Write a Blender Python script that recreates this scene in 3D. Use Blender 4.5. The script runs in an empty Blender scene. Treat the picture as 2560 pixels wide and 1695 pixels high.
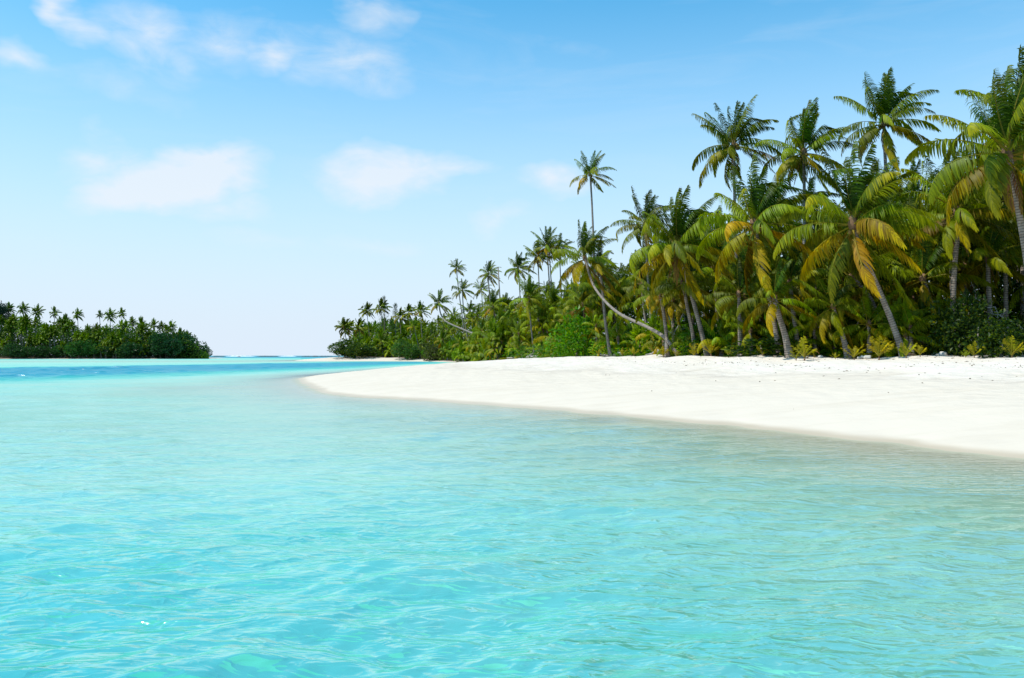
import bpy, math, random
import numpy as np

R = math.radians
scene = bpy.context.scene
C = scene.collection

# ------------------------------------------------------------------ camera
CAM_H, FPX, PITCH = 2.0, 1991.0, math.atan(41.5 / 1991.0)
cam_d = bpy.data.cameras.new("camera")
cam_d.lens = 28.0
cam_d.sensor_width = 36.0
cam_d.clip_start = 0.1
cam_d.clip_end = 60000.0
cam = bpy.data.objects.new("camera", cam_d)
C.objects.link(cam)
cam.location = (0, 0, CAM_H)
cam.rotation_euler = (R(90) + PITCH, 0, 0)
scene.camera = cam

# ------------------------------------------------------------------ sun and sky
SUN_EL, SUN_AZ = R(60), R(-110)         # azimuth from +Y towards +X: high on the left, a little behind the camera
sun_dir = (math.sin(SUN_AZ) * math.cos(SUN_EL), math.cos(SUN_AZ) * math.cos(SUN_EL), math.sin(SUN_EL))
sun_d = bpy.data.lights.new("sun", 'SUN')
sun_d.energy = 5.0
sun_d.angle = R(0.53)
sun_d.color = (1.0, 0.955, 0.87)
sun = bpy.data.objects.new("sun", sun_d)
C.objects.link(sun)
from mathutils import Vector
sun.rotation_euler = Vector(sun_dir).to_track_quat('Z', 'Y').to_euler()
sun.location = (0, 0, 80)

world = bpy.data.worlds.new("World")
scene.world = world
world.use_nodes = True
world.cycles.sampling_method = 'MANUAL'
world.cycles.sample_map_resolution = 256

vs = scene.view_settings
vs.view_transform = 'Standard'
vs.look = 'None'
vs.gamma = 1.0
vs.use_curve_mapping = False
vs.exposure = 0.0
scene.render.engine = 'CYCLES'
cy = scene.cycles
cy.max_bounces = 6
cy.diffuse_bounces = 3
cy.glossy_bounces = 3
cy.transmission_bounces = 4
cy.transparent_max_bounces = 8
cy.caustics_reflective = False
cy.caustics_refractive = False
cy.sample_clamp_indirect = 6.0
cy.use_denoising = True
try:
    cy.denoiser = 'OPENIMAGEDENOISE'
    cy.denoising_input_passes = 'RGB_ALBEDO_NORMAL'
    cy.denoising_prefilter = 'ACCURATE'
except Exception:
    pass


class NT:
    """tiny node helper"""
    def __init__(self, tree):
        self.t = tree
        tree.nodes.clear()

    def n(self, kind, **kw):
        nd = self.t.nodes.new(kind)
        ins = kw.pop('ins', {})
        for k, v in kw.items():
            setattr(nd, k, v)
        for k, v in ins.items():
            self.put(nd.inputs[k], v)
        return nd

    def put(self, sock, v):
        if hasattr(v, 'is_output'):
            self.t.links.new(v, sock)
        else:
            if sock.type == 'RGBA' and isinstance(v, (tuple, list)) and len(v) == 3:
                v = (*v, 1.0)
            sock.default_value = v

    def m(self, op, a, b=0.0, c=None, clamp=False):
        nd = self.t.nodes.new('ShaderNodeMath')
        nd.operation = op
        nd.use_clamp = clamp
        self.put(nd.inputs[0], a)
        self.put(nd.inputs[1], b)
        if c is not None:
            self.put(nd.inputs[2], c)
        return nd.outputs[0]

    def mix(self, f, a, b, blend='MIX', clamp=True):
        nd = self.t.nodes.new('ShaderNodeMix')
        nd.data_type = 'RGBA'
        nd.blend_type = blend
        nd.clamp_factor = clamp
        self.put(nd.inputs[0], f)
        self.put(nd.inputs[6], a)
        self.put(nd.inputs[7], b)
        return nd.outputs[2]

    def rng(self, v, a, b, c=0.0, d=1.0, smooth=False):
        nd = self.t.nodes.new('ShaderNodeMapRange')
        nd.interpolation_type = 'SMOOTHSTEP' if smooth else 'LINEAR'
        for i, x in enumerate((v, a, b, c, d)):
            self.put(nd.inputs[i], x)
        return nd.outputs[0]

    def noise(self, vec, scale, detail=4.0, rough=0.55, dist=0.0):
        nd = self.n('ShaderNodeTexNoise', ins={'Scale': scale, 'Detail': detail, 'Roughness': rough, 'Distortion': dist})
        if vec is not None:
            self.put(nd.inputs['Vector'], vec)
        return nd.outputs[0]

    def ramp(self, v, stops):
        nd = self.t.nodes.new('ShaderNodeValToRGB')
        cr = nd.color_ramp
        while len(cr.elements) < len(stops):
            cr.elements.new(0.5)
        for e, (p, col) in zip(cr.elements, stops):
            e.position = p
            e.color = (*col, 1.0) if len(col) == 3 else col
        self.put(nd.inputs[0], v)
        return nd.outputs[0]


def px_dir(px, py):
    """direction of a photograph pixel as (azimuth from +Y, elevation), radians"""
    dx, dy = (px - 1280) / FPX, (847.5 - py) / FPX
    cp, sp = math.cos(PITCH), math.sin(PITCH)
    x, y, z = dx, cp - dy * sp, sp + dy * cp
    return math.atan2(x, y), math.atan2(z, math.hypot(x, y))


def at(px, py, Y):
    """world point seen at a pixel at distance Y in front of the camera"""
    dx, dy = (px - 1280) / FPX, (847.5 - py) / FPX
    cp, sp = math.cos(PITCH), math.sin(PITCH)
    x, y, z = dx, cp - dy * sp, sp + dy * cp
    return Vector((x / y * Y, Y, CAM_H + z / y * Y))


def on_level(px, py, z=0.0):
    dx, dy = (px - 1280) / FPX, (847.5 - py) / FPX
    cp, sp = math.cos(PITCH), math.sin(PITCH)
    x, y, zz = dx, cp - dy * sp, sp + dy * cp
    t = (z - CAM_H) / zz
    return (x * t, y * t)


# ---- world: Nishita sky with a layer of fair-weather cloud seen by direction
w = NT(world.node_tree)
sky = w.n('ShaderNodeTexSky', sky_type='NISHITA')
sky.sun_disc = False
sky.sun_elevation = SUN_EL
sky.sun_rotation = SUN_AZ
sky.altitude = 0.0
sky.air_density = 1.0
sky.dust_density = 0.3
sky.ozone_density = 1.6
tc = w.n('ShaderNodeTexCoord')
sep = w.n('ShaderNodeSeparateXYZ', ins={0: tc.outputs['Generated']})
wx, wy, wz = sep.outputs
az = w.m('ARCTAN2', wx, wy)
el = w.m('ARCSINE', wz)
skycol = w.mix(1.0, sky.outputs[0], (0.45, 1.47, 1.63), 'MULTIPLY')
comb = w.n('ShaderNodeCombineXYZ', ins={0: w.m('MULTIPLY', az, 1.0), 1: w.m('MULTIPLY', el, 1.9), 2: 0.0}).outputs[0]
warp = w.n('ShaderNodeTexNoise', ins={'Vector': comb, 'Scale': 6.0, 'Detail': 4.0, 'Roughness': 0.6})
wsep = w.n('ShaderNodeSeparateColor', ins={0: warp.outputs[1]})
azw = w.m('ADD', az, w.m('MULTIPLY', w.m('SUBTRACT', wsep.outputs[0], 0.5), 0.16))
elw = w.m('ADD', el, w.m('MULTIPLY', w.m('SUBTRACT', wsep.outputs[1], 0.5), 0.09))
fine = w.noise(comb, 13.0, 5.0, 0.62, 0.6)
# (px, py, half width, half height, tilt, density)
CLOUDS = [(440, 440, 190, 68, -0.30, 1.25), (520, 385, 85, 45, -0.45, 0.9), (265, 385, 95, 42, -0.1, 0.42), (985, 428, 160, 66, -0.12, 0.85),
          (1130, 425, 120, 32, 0.0, 0.5), (1385, 440, 100, 38, 0.0, 0.55), (355, 92, 120, 70, 0.5, 0.5), (200, 50, 80, 40, 0.3, 0.5),
          (700, 115, 90, 45, -0.35, 0.55), (560, 110, 130, 60, -0.2, 0.3), (885, 150, 150, 60, 0.05, 0.42), (905, 18, 90, 50, 0.1, 0.45),
          (30, 145, 70, 36, 0.1, 0.55), (125, 8, 60, 34, 0.4, 0.7), (575, 522, 85, 34, 0.15, 0.4), (1245, 548, 70, 34, -0.3, 0.3),
          (900, 628, 150, 30, 0.0, 0.22), (1395, 125, 160, 32, 0.1, 0.10), (690, 610, 120, 26, 0.0, 0.15), (300, 215, 160, 40, 0.0, 0.18),
          # the sky beyond the frame carries on in the same way
          (-500, 300, 200, 80, -0.2, 0.7), (-900, 100, 260, 80, 0.2, 0.6), (3300, 250, 220, 70, -0.2, 0.6), (600, -420, 260, 90, 0.3, 0.6),
          (1900, -500, 260, 90, 0.0, 0.5), (-250, -300, 220, 70, 0.1, 0.6)]
dens = None
cwarp = w.n('ShaderNodeCombineXYZ', ins={0: azw, 1: elw, 2: 0.0}).outputs[0]
for (px, py, rx, ry, tilt, dd) in CLOUDS:
    a0, e0 = px_dir(px, py)
    mp = w.n('ShaderNodeMapping', vector_type='TEXTURE', ins={0: cwarp, 1: (a0, e0, 0), 2: (0, 0, -tilt), 3: (rx / FPX * 1.3, ry / FPX * 1.35, 1.0)})
    gr = w.n('ShaderNodeTexGradient', gradient_type='SPHERICAL', ins={0: mp.outputs[0]})
    f = w.m('MULTIPLY', gr.outputs['Fac'], dd * 1.7)
    dens = f if dens is None else w.m('MAXIMUM', dens, f)
wisp = w.rng(w.noise(w.n('ShaderNodeMapping', ins={0: comb, 3: (2.2, 6.0, 1.0), 2: (0, 0, 0.25)}).outputs[0], 1.6, 6.0, 0.6, 0.8), 0.50, 0.85, 0.0, 0.22)
wisp = w.m('MULTIPLY', wisp, w.rng(el, 0.08, 0.35, 0.1, 1.0))
body = w.rng(w.m('ADD', dens, w.m('MULTIPLY', w.m('SUBTRACT', fine, 0.52), w.m('MINIMUM', w.m('MULTIPLY', dens, 3.0), 1.5))), 0.06, 1.05, 0.0, 1.0)
cov = w.m('MULTIPLY', w.m('ADD', w.m('MULTIPLY', body, 1.0), wisp), 0.78, clamp=True)
cloudcol = (6.15, 6.5, 6.95)
hz = w.rng(wz, 0.0, 0.48, 1.0, 0.0, smooth=True)
skyh = w.mix(hz, skycol, (5.3, 6.1, 7.0))
final = w.mix(cov, skyh, cloudcol)
bg = w.n('ShaderNodeBackground', ins={'Color': final, 'Strength': 0.14})
out = w.n('ShaderNodeOutputWorld', ins={'Surface': bg.outputs[0]})

# ------------------------------------------------------------------ terrain field
rngn = np.random.default_rng(7)


def depth_pt(px, Y):
    return ((px - 1280) / FPX * Y, Y)


near = [on_level(*p) for p in [(2560, 1148), (2378, 1130), (2162, 1103), (1946, 1079), (1730, 1056), (1513, 1037), (1297, 1019), (1081, 1004), (950, 997),
                               (865, 991), (800, 981), (757, 968), (745, 956), (757, 946), (800, 938), (870, 932), (950, 926), (1040, 918.5), (1130, 912.5)]]
inlet = [depth_pt(1195, 205), depth_pt(1150, 232), depth_pt(1085, 262), depth_pt(1010, 276), depth_pt(900, 284), depth_pt(810, 290), depth_pt(745, 300),
         depth_pt(735, 322), depth_pt(770, 350), depth_pt(800, 430)]
MAIN = np.array([(300, -60), (120, -22), (60, -8), (32, 3), (18, 10.5)] + near + inlet + [(-60, 520), (60, 520), (220, 420), (330, 250), (360, 60)], float)
LEFT = np.array([depth_pt(-700, 440), depth_pt(-250, 470), depth_pt(0, 474), depth_pt(200, 478), depth_pt(380, 486), depth_pt(500, 500), depth_pt(522, 520), depth_pt(500, 560),
                 (-230, 640), (-420, 680), (-700, 600)], float)


def sdist(P, poly):
    """signed distance, positive inside"""
    A = poly
    B = np.roll(poly, -1, 0)
    d2 = np.full(len(P), 1e18)
    inside = np.zeros(len(P), bool)
    for a, b in zip(A, B):
        ab = b - a
        t = np.clip(((P - a) @ ab) / (ab @ ab), 0, 1)
        q = P - (a + t[:, None] * ab)
        d2 = np.minimum(d2, (q * q).sum(1))
        cond = (a[1] > P[:, 1]) != (b[1] > P[:, 1])
        xi = (b[0] - a[0]) * (P[:, 1] - a[1]) / (b[1] - a[1] + 1e-12) + a[0]
        inside ^= cond & (P[:, 0] < xi)
    d = np.sqrt(d2)
    return np.where(inside, d, -d)


def pdist(P, line):
    line = np.array(line, float)
    d2 = np.full(len(P), 1e18)
    for a, b in zip(line[:-1], line[1:]):
        ab = b - a
        t = np.clip(((P - a) @ ab) / (ab @ ab), 0, 1)
        q = P - (a + t[:, None] * ab)
        d2 = np.minimum(d2, (q * q).sum(1))
    return np.sqrt(d2)


def wob(P, s, seed):
    r = np.random.default_rng(seed)
    v = np.zeros(len(P))
    for k in range(7):
        a = r.uniform(0, 2 * math.pi)
        f = r.uniform(0.6, 1.9) / s
        v += np.sin((P[:, 0] * math.cos(a) + P[:, 1] * math.sin(a)) * f * 2 * math.pi + r.uniform(0, 6.28))
    return v / 3.0


CHANNEL = [(-260, -60), (-98, 40), (-68, 88), (-52, 138), (-44, 190), (-36, 232), (-32, 262)]


def terrain(P):
    P = np.asarray(P, float)
    s = sdist(P, MAIN)
    s = s + (0.16 * wob(P, 3.1, 41) + 0.07 * wob(P, 1.3, 42)) * np.clip(1 - np.abs(s) / 5, 0, 1)
    s = s + 0.35 * wob(P, 14.0, 3) * np.clip(np.hypot(P[:, 0], P[:, 1]) / 40, 0.2, 1)
    land = 2.45 * (1 - np.exp(-np.maximum(s, 0) / 20.0))
    hum = wob(P, 1.7, 51) * wob(P, 2.6, 52)
    land = land + 0.034 * hum * np.clip((s - 9) / 8, 0, 1) * np.clip(1 - P[:, 1] / 130, 0, 1)
    land = land + 0.10 * wob(P, 9.0, 5) * np.clip(s / 22, 0, 1) + 0.03 * wob(P, 3.0, 6) * np.clip(s / 14, 0, 1)
    d = np.maximum(-s, 0)
    dep = 1.05 * (1 - np.exp(-d / 12.0)) + 0.10 * wob(P, 16.0, 8) * np.clip(d / 10, 0, 1)
    dep = dep + 1.35 * np.exp(-((P[:, 0] + 5) ** 2 + (P[:, 1] - 1.5) ** 2) / 8.0 ** 2)      # a hollow in the lagoon floor
    ch = pdist(P, CHANNEL)
    wdt = 24 + 14 * np.clip((150 - P[:, 1]) / 120, -0.2, 1)
    dep = dep + 3.0 * np.exp(-(ch / wdt) ** 4) * np.clip(d / 9, 0, 1)
    far = np.clip((np.hypot(P[:, 0], P[:, 1]) - 420) / 400, 0, 1)
    dep = dep + far * 3.0
    bar = np.exp(-((P[:, 1] - (300 + 0.15 * P[:, 0])) / 70) ** 2) * np.clip((-P[:, 0] - 10) / 60, 0, 1)
    dep = dep * (1 - 0.62 * bar)
    sl = sdist(P, LEFT)
    z = np.where(s > 0, land, -dep)
    zl = np.where(sl > 0, 1.6 * (1 - np.exp(-np.maximum(sl, 0) / 12)), -1.2 + 1.2 * np.exp(-np.maximum(-sl, 0) / 10))
    return np.maximum(z, np.where(sl > -60, zl, -99))


def gz(x, y):
    return float(terrain(np.array([[x, y]]))[0])


def polar_grid(rs, front=48, nfront=560, nback=44):
    th = np.concatenate([np.linspace(-R(front), R(front), nfront), np.linspace(R(front), 2 * math.pi - R(front), nback)[1:-1]])
    rs = np.asarray(rs)
    n, mth = len(rs), len(th)
    X = rs[:, None] * np.sin(th)[None]
    Yv = rs[:, None] * np.cos(th)[None]
    P = np.stack([X.ravel(), Yv.ravel()], 1)
    i = np.arange(n - 1)[:, None] * mth
    j = np.arange(mth)[None]
    j2 = (j + 1) % mth
    quads = np.stack([(i + j), (i + j2), (i + mth + j2), (i + mth + j)], -1).reshape(-1, 4)
    quads = quads[:, ::-1]
    rr = np.repeat(rs, mth)
    return P, quads, rr


def np_mesh(name, V, F, mat=None, smooth=True):
    """V (n,3), F (m,k) -> mesh"""
    me = bpy.data.meshes.new(name)
    V = np.asarray(V, np.float32)
    F = np.asarray(F, np.int32)
    k = F.shape[1]
    me.vertices.add(len(V))
    me.vertices.foreach_set('co', V.ravel())
    me.loops.add(F.size)
    me.loops.foreach_set('vertex_index', F.ravel())
    me.polygons.add(len(F))
    me.polygons.foreach_set('loop_start', np.arange(0, F.size, k, dtype=np.int32))
    me.update(calc_edges=True)
    me.polygons.foreach_set('use_smooth', np.full(len(F), smooth))
    if mat:
        me.materials.append(mat)
    return me


def fattr(me, name, vals):
    a = me.attributes.new(name, 'FLOAT', 'POINT')
    a.data.foreach_set('value', np.asarray(vals, np.float32))


def link(name, me, parent=None, loc=None):
    o = bpy.data.objects.new(name, me)
    C.objects.link(o)
    if parent is not None:
        o.parent = parent
    if loc is not None:
        o.location = loc
    return o


def tag(o, label=None, cat=None, group=None, kind=None):
    for k, v in (('label', label), ('category', cat), ('group', group), ('kind', kind)):
        if v:
            o[k] = v
    return o


def new_mat(name):
    m = bpy.data.materials.new(name)
    m.use_nodes = True
    return m, NT(m.node_tree)


# ------------------------------------------------------------------ materials of the ground and the water
def mat_sand():
    m, t = new_mat('coral_sand')
    geo = t.n('ShaderNodeNewGeometry')
    pos = geo.outputs['Position']
    z = t.n('ShaderNodeSeparateXYZ', ins={0: pos}).outputs[2]
    n1 = t.noise(pos, 0.35, 5, 0.6)
    n2 = t.noise(pos, 14.0, 3, 0.6)
    n3 = t.noise(t.n('ShaderNodeMapping', ins={0: pos, 3: (0.22, 1.0, 1.0)}).outputs[0], 1.1, 4, 0.6)
    dry = t.mix(t.rng(n1, 0.35, 0.65), (0.64, 0.562, 0.468), (0.67, 0.602, 0.522))
    dry = t.mix(t.rng(n2, 0.58, 0.75, 0.0, 0.35), dry, (0.42, 0.365, 0.30))
    # lower slope: creamier, tide-washed sand
    cream = t.mix(t.rng(n3, 0.45, 0.7, 0.0, 0.5), (0.61, 0.53, 0.43), (0.535, 0.455, 0.355))
    zz = t.m('ADD', z, t.m('MULTIPLY', t.m('SUBTRACT', n1, 0.5), 0.7))
    col = t.mix(t.rng(zz, 0.95, 1.55, smooth=True), cream, dry)
    tide = t.m('MULTIPLY', t.rng(t.m('ABSOLUTE', t.m('SUBTRACT', zz, 1.12)), 0.0, 0.10, 1.0, 0.0), t.rng(n3, 0.35, 0.6, 0.1, 0.8))
    col = t.mix(tide, col, (0.49, 0.42, 0.34))
    wet = t.rng(t.m('ADD', z, t.m('MULTIPLY', t.m('SUBTRACT', n3, 0.5), 0.06)), 0.02, 0.10, 1.0, 0.0, smooth=True)
    col = t.mix(t.m('MULTIPLY', wet, 0.75), col, (0.45, 0.36, 0.25))
    # leaf litter and shade-grown soil under the palms
    lit = t.n('ShaderNodeAttribute', attribute_name='litter').outputs['Fac']
    lt = t.m('MULTIPLY', lit, t.rng(t.m('ADD', t.noise(pos, 2.2, 5, 0.65), t.m('MULTIPLY', lit, 0.25)), 0.42, 0.58))
    litc = t.mix(t.noise(pos, 6.0, 4, 0.7), (0.05, 0.03, 0.018), (0.20, 0.13, 0.08))
    col = t.mix(lt, col, litc)
    vor = t.n('ShaderNodeTexVoronoi', feature='SMOOTH_F1', ins={'Vector': pos, 'Scale': 1.5, 'Smoothness': 0.6, 'Randomness': 1.0}).outputs['Distance']
    bmp = t.n('ShaderNodeBump', ins={'Strength': t.rng(t.m('ADD', z, t.m('MULTIPLY', n1, 0.8)), 0.7, 1.7, 0.12, 0.95), 'Distance': 0.15,
                                    'Height': t.m('ADD', t.m('ADD', t.noise(pos, 1.7, 5, 0.55), t.m('MULTIPLY', vor, 0.55)), t.m('MULTIPLY', n2, 0.10))})
    b = t.n('ShaderNodeBsdfPrincipled', ins={'Base Color': col, 'Roughness': t.rng(wet, 0, 1, 0.95, 0.45), 'Normal': bmp.outputs[0]})
    b.inputs['Specular IOR Level'].default_value = 0.15
    t.n('ShaderNodeOutputMaterial', ins={0: b.outputs[0]})
    return m


def mat_water():
    m, t = new_mat('lagoon_water')
    geo = t.n('ShaderNodeNewGeometry')
    pos = geo.outputs['Position']
    dep = t.n('ShaderNodeAttribute', attribute_name='depth').outputs['Fac']
    # patches of sand and weed on the lagoon floor make the water colour uneven
    nA = t.noise(t.n('ShaderNodeMapping', ins={0: pos, 3: (0.6, 1.0, 1.0), 2: (0, 0, 0.3)}).outputs[0], 0.30, 4, 0.55, 0.4)
    nB = t.noise(t.n('ShaderNodeMapping', ins={0: pos, 3: (0.5, 1.3, 1.0), 2: (0, 0, -0.35)}).outputs[0], 1.1, 4, 0.6, 0.8)
    d2 = t.m('ADD', dep, t.m('MULTIPLY', t.m('MULTIPLY', t.m('SUBTRACT', nA, 0.5), 0.9), t.rng(dep, 0.2, 1.0)))
    d2 = t.m('ADD', d2, t.m('MULTIPLY', t.m('MULTIPLY', t.m('SUBTRACT', nB, 0.5), 0.55), t.rng(dep, 0.2, 1.0)))
    body = t.ramp(t.m('DIVIDE', d2, 5.0), [(0.0, (0.43, 0.44, 0.33)), (0.05, (0.36, 0.51, 0.38)), (0.11, (0.30, 0.52, 0.375)), (0.18, (0.25, 0.545, 0.41)),
                                           (0.28, (0.10, 0.48, 0.365)), (0.40, (0.018, 0.39, 0.31)), (0.64, (0.002, 0.255, 0.305)), (1.0, (0.002, 0.19, 0.28))])
    # wind ripples finer than the mesh
    mp1 = t.n('ShaderNodeMapping', ins={0: pos, 2: (0, 0, 0.22), 3: (0.38, 1.0, 1.0)}).outputs[0]
    mp2 = t.n('ShaderNodeMapping', ins={0: pos, 2: (0, 0, -0.30), 3: (0.42, 1.0, 1.0)}).outputs[0]
    def ridge_(n_):
        return t.m('SUBTRACT', 1.0, t.m('ABSOLUTE', t.m('MULTIPLY', t.m('SUBTRACT', n_, 0.5), 4.0)))
    r1 = ridge_(t.noise(mp1, 2.6, 2, 0.5, 0.9))
    r2 = ridge_(t.noise(mp2, 7.0, 2, 0.5, 0.6))
    r3 = t.noise(mp1, 0.8, 3, 0.5, 0.8)
    calm = t.rng(t.noise(pos, 0.16, 3, 0.5), 0.32, 0.62, 0.35, 1.0)
    h = t.m('ADD', t.m('ADD', t.m('MULTIPLY', r1, 0.055), t.m('MULTIPLY', r2, 0.022)), t.m('MULTIPLY', r3, 0.13))
    h = t.m('MULTIPLY', h, calm)
    shal = t.rng(dep, 0.0, 0.5, 0.25, 1.0)
    bmp = t.n('ShaderNodeBump', ins={'Strength': t.m('MULTIPLY', shal, 0.62), 'Distance': 1.0, 'Height': h})
    nrm = bmp.outputs[0]
    dif = t.n('ShaderNodeBsdfDiffuse', ins={'Color': body, 'Normal': nrm})
    tr = t.n('ShaderNodeBsdfTransparent', ins={'Color': (0.93, 0.985, 0.97)})
    clear = t.m('POWER', 2.718, t.m('MULTIPLY', dep, -4.2))
    bodysh = t.n('ShaderNodeMixShader', ins={0: clear, 1: dif.outputs[0], 2: tr.outputs[0]})
    gl = t.n('ShaderNodeBsdfGlossy', ins={'Color': (1, 1, 1), 'Roughness': t.n('ShaderNodeAttribute', attribute_name='chop').outputs['Fac'], 'Normal': nrm})
    fr = t.n('ShaderNodeFresnel', ins={'IOR': 1.33, 'Normal': nrm}).outputs[0]
    fr = t.m('MINIMUM', t.m('MULTIPLY', fr, 0.66), t.n('ShaderNodeAttribute', attribute_name='shine').outputs['Fac'])
    fr = t.m('MULTIPLY', fr, t.rng(dep, 0.0, 0.06))
    mx = t.n('ShaderNodeMixShader', ins={0: fr, 1: bodysh.outputs[0], 2: gl.outputs[0]})
    t.n('ShaderNodeOutputMaterial', ins={0: mx.outputs[0]})
    return m


def mat_leaf(name, tip=(0.46, 0.35, 0.018), trans=0.30, rough=0.5):
    m, t = new_mat(name)
    oi = t.n('ShaderNodeObjectInfo')
    s = t.n('ShaderNodeAttribute', attribute_name='along').outputs['Fac']
    rv = t.n('ShaderNodeAttribute', attribute_name='vary').outputs['Fac']
    ra = t.n('ShaderNodeAttribute', attribute_name='rib').outputs['Fac']
    col = oi.outputs['Color']
    f = t.m('MULTIPLY', t.rng(t.m('ADD', s, t.m('MULTIPLY', t.m('SUBTRACT', rv, 0.5), 0.35)), 0.42, 1.02, smooth=True), oi.outputs['Alpha'])
    col = t.mix(f, col, tip)
    col = t.mix(t.m('MULTIPLY', ra, 0.75), col, (0.30, 0.27, 0.06))
    bri = t.m('ADD', 0.72, t.m('MULTIPLY', rv, 0.56))
    hsv = t.n('ShaderNodeHueSaturation', ins={'Hue': t.rng(oi.outputs['Random'], 0, 1, 0.487, 0.511), 'Saturation': 1.12, 'Value': bri, 'Fac': 1.0, 'Color': col}).outputs[0]
    p = t.n('ShaderNodeBsdfPrincipled', ins={'Base Color': hsv, 'Roughness': rough})
    p.inputs['Specular IOR Level'].default_value = 0.18
    tcol = t.n('ShaderNodeHueSaturation', ins={'Hue': 0.488, 'Saturation': 1.12, 'Value': 1.8, 'Fac': 1.0, 'Color': hsv}).outputs[0]
    tl = t.n('ShaderNodeBsdfTranslucent', ins={'Color': tcol})
    mx = t.n('ShaderNodeMixShader', ins={0: trans, 1: p.outputs[0], 2: tl.outputs[0]})
    t.n('ShaderNodeOutputMaterial', ins={0: mx.outputs[0]})
    return m


def mat_bark():
    m, t = new_mat('palm_bark')
    geo = t.n('ShaderNodeNewGeometry')
    pos = geo.outputs['Position']
    h = t.n('ShaderNodeAttribute', attribute_name='along').outputs['Fac']
    n = t.noise(pos, 3.0, 5, 0.65)
    ring = t.m('SINE', t.m('ADD', t.m('MULTIPLY', h, 42.0), t.m('MULTIPLY', n, 3.0)))
    ringd = t.rng(ring, 0.35, 1.0, 0.0, 1.0)
    col = t.mix(t.rng(n, 0.3, 0.7), (0.165, 0.135, 0.112), (0.36, 0.305, 0.255))
    col = t.mix(t.m('MULTIPLY', ringd, 0.75), col, (0.06, 0.047, 0.040))
    col = t.mix(t.rng(t.noise(pos, 1.1, 4, 0.6), 0.60, 0.72, 0, 0.35), col, (0.42, 0.41, 0.37))
    b = t.n('ShaderNodeBump', ins={'Strength': 0.7, 'Distance': 0.03, 'Height': t.m('SUBTRACT', n, ringd)})
    p = t.n('ShaderNodeBsdfPrincipled', ins={'Base Color': col, 'Roughness': 0.9, 'Normal': b.outputs[0]})
    p.inputs['Specular IOR Level'].default_value = 0.2
    t.n('ShaderNodeOutputMaterial', ins={0: p.outputs[0]})
    return m


def mat_plain(name, c1, c2, scale=4.0, rough=0.85, bump=0.5, dist=0.03):
    m, t = new_mat(name)
    pos = t.n('ShaderNodeNewGeometry').outputs['Position']
    n = t.noise(pos, scale, 5, 0.65)
    col = t.mix(t.rng(n, 0.3, 0.7), c1, c2)
    b = t.n('ShaderNodeBump', ins={'Strength': bump, 'Distance': dist, 'Height': n})
    p = t.n('ShaderNodeBsdfPrincipled', ins={'Base Color': col, 'Roughness': rough, 'Normal': b.outputs[0]})
    p.inputs['Specular IOR Level'].default_value = 0.2
    t.n('ShaderNodeOutputMaterial', ins={0: p.outputs[0]})
    return m


M_SAND, M_WATER = mat_sand(), mat_water()
M_FROND = mat_leaf('palm_frond')
M_LEAF = mat_leaf('broad_leaf', tip=(0.20, 0.24, 0.02), trans=0.40, rough=0.38)
M_BARK = mat_bark()
M_FIBRE = mat_plain('palm_fibre', (0.10, 0.055, 0.03), (0.26, 0.16, 0.09), 9.0)
M_NUT = mat_plain('coconut_husk', (0.10, 0.06, 0.02), (0.24, 0.17, 0.04), 5.0, 0.6, 0.2)
M_WOOD = mat_plain('driftwood', (0.20, 0.17, 0.145), (0.46, 0.42, 0.37), 5.0)
M_DEADWOOD = mat_plain('dead_grey_wood', (0.26, 0.24, 0.22), (0.45, 0.43, 0.41), 6.0)
M_STONE = mat_plain('coral_stone', (0.36, 0.33, 0.29), (0.62, 0.59, 0.54), 5.0)
M_REEF = mat_plain('reef_rock', (0.025, 0.025, 0.025), (0.09, 0.08, 0.07), 0.4)
M_FOAM = mat_plain('surf_foam', (0.80, 0.82, 0.83), (0.86, 0.87, 0.88), 0.5)
M_LITTER = mat_plain('leaf_litter', (0.07, 0.04, 0.025), (0.30, 0.20, 0.12), 3.0)
M_DEBRIS = mat_plain('beach_debris', (0.06, 0.045, 0.03), (0.20, 0.15, 0.10), 6.0)

# ------------------------------------------------------------------ the ground: island, beach and lagoon floor in one sheet
TREE_PX = [780, 810, 850, 900, 1000, 1080, 1150, 1200, 1240, 1300, 1400, 1520, 1690, 1770, 1900, 2200, 2560, 2800, 3500]
TREE_Y = [330, 322, 316, 308, 292, 275, 238, 185, 152, 137, 116, 89, 68, 63, 57, 51, 47, 45, 41]


def edge_y(px):
    return float(np.interp(px, TREE_PX, TREE_Y))


EDGE = np.array([depth_pt(p, y) for p, y in zip(TREE_PX, TREE_Y)] + [(60, 30), (120, 5)])
rs = [0.5]
while rs[-1] < 14:
    rs.append(rs[-1] * 1.05)
while rs[-1] < 420:
    rs.append(rs[-1] * 1.012)
while rs[-1] < 900:
    rs.append(rs[-1] * 1.03)
while rs[-1] < 22000:
    rs.append(rs[-1] * 1.25)
P, Q, rr = polar_grid(rs, 48, 420, 60)
z = terrain(P)
me = np_mesh('ground', np.column_stack([P, z]), Q, M_SAND)
# litter: only well inside the vegetation line
veg_poly = np.vstack([EDGE, [(360, 60), (330, 250), (220, 420), (60, 520), (-60, 520), (depth_pt(800, 430))]])
vs_in = sdist(P, veg_poly)
lit = np.clip((vs_in + 1.2) / 3.0, 0, 1)
lit = np.maximum(lit, np.clip((sdist(P, LEFT) - 1) / 4, 0, 1))
fattr(me, 'litter', lit)
ground = link('ground', me)
tag(ground, 'white coral sand beach and lagoon floor', None, None, 'structure')

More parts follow.
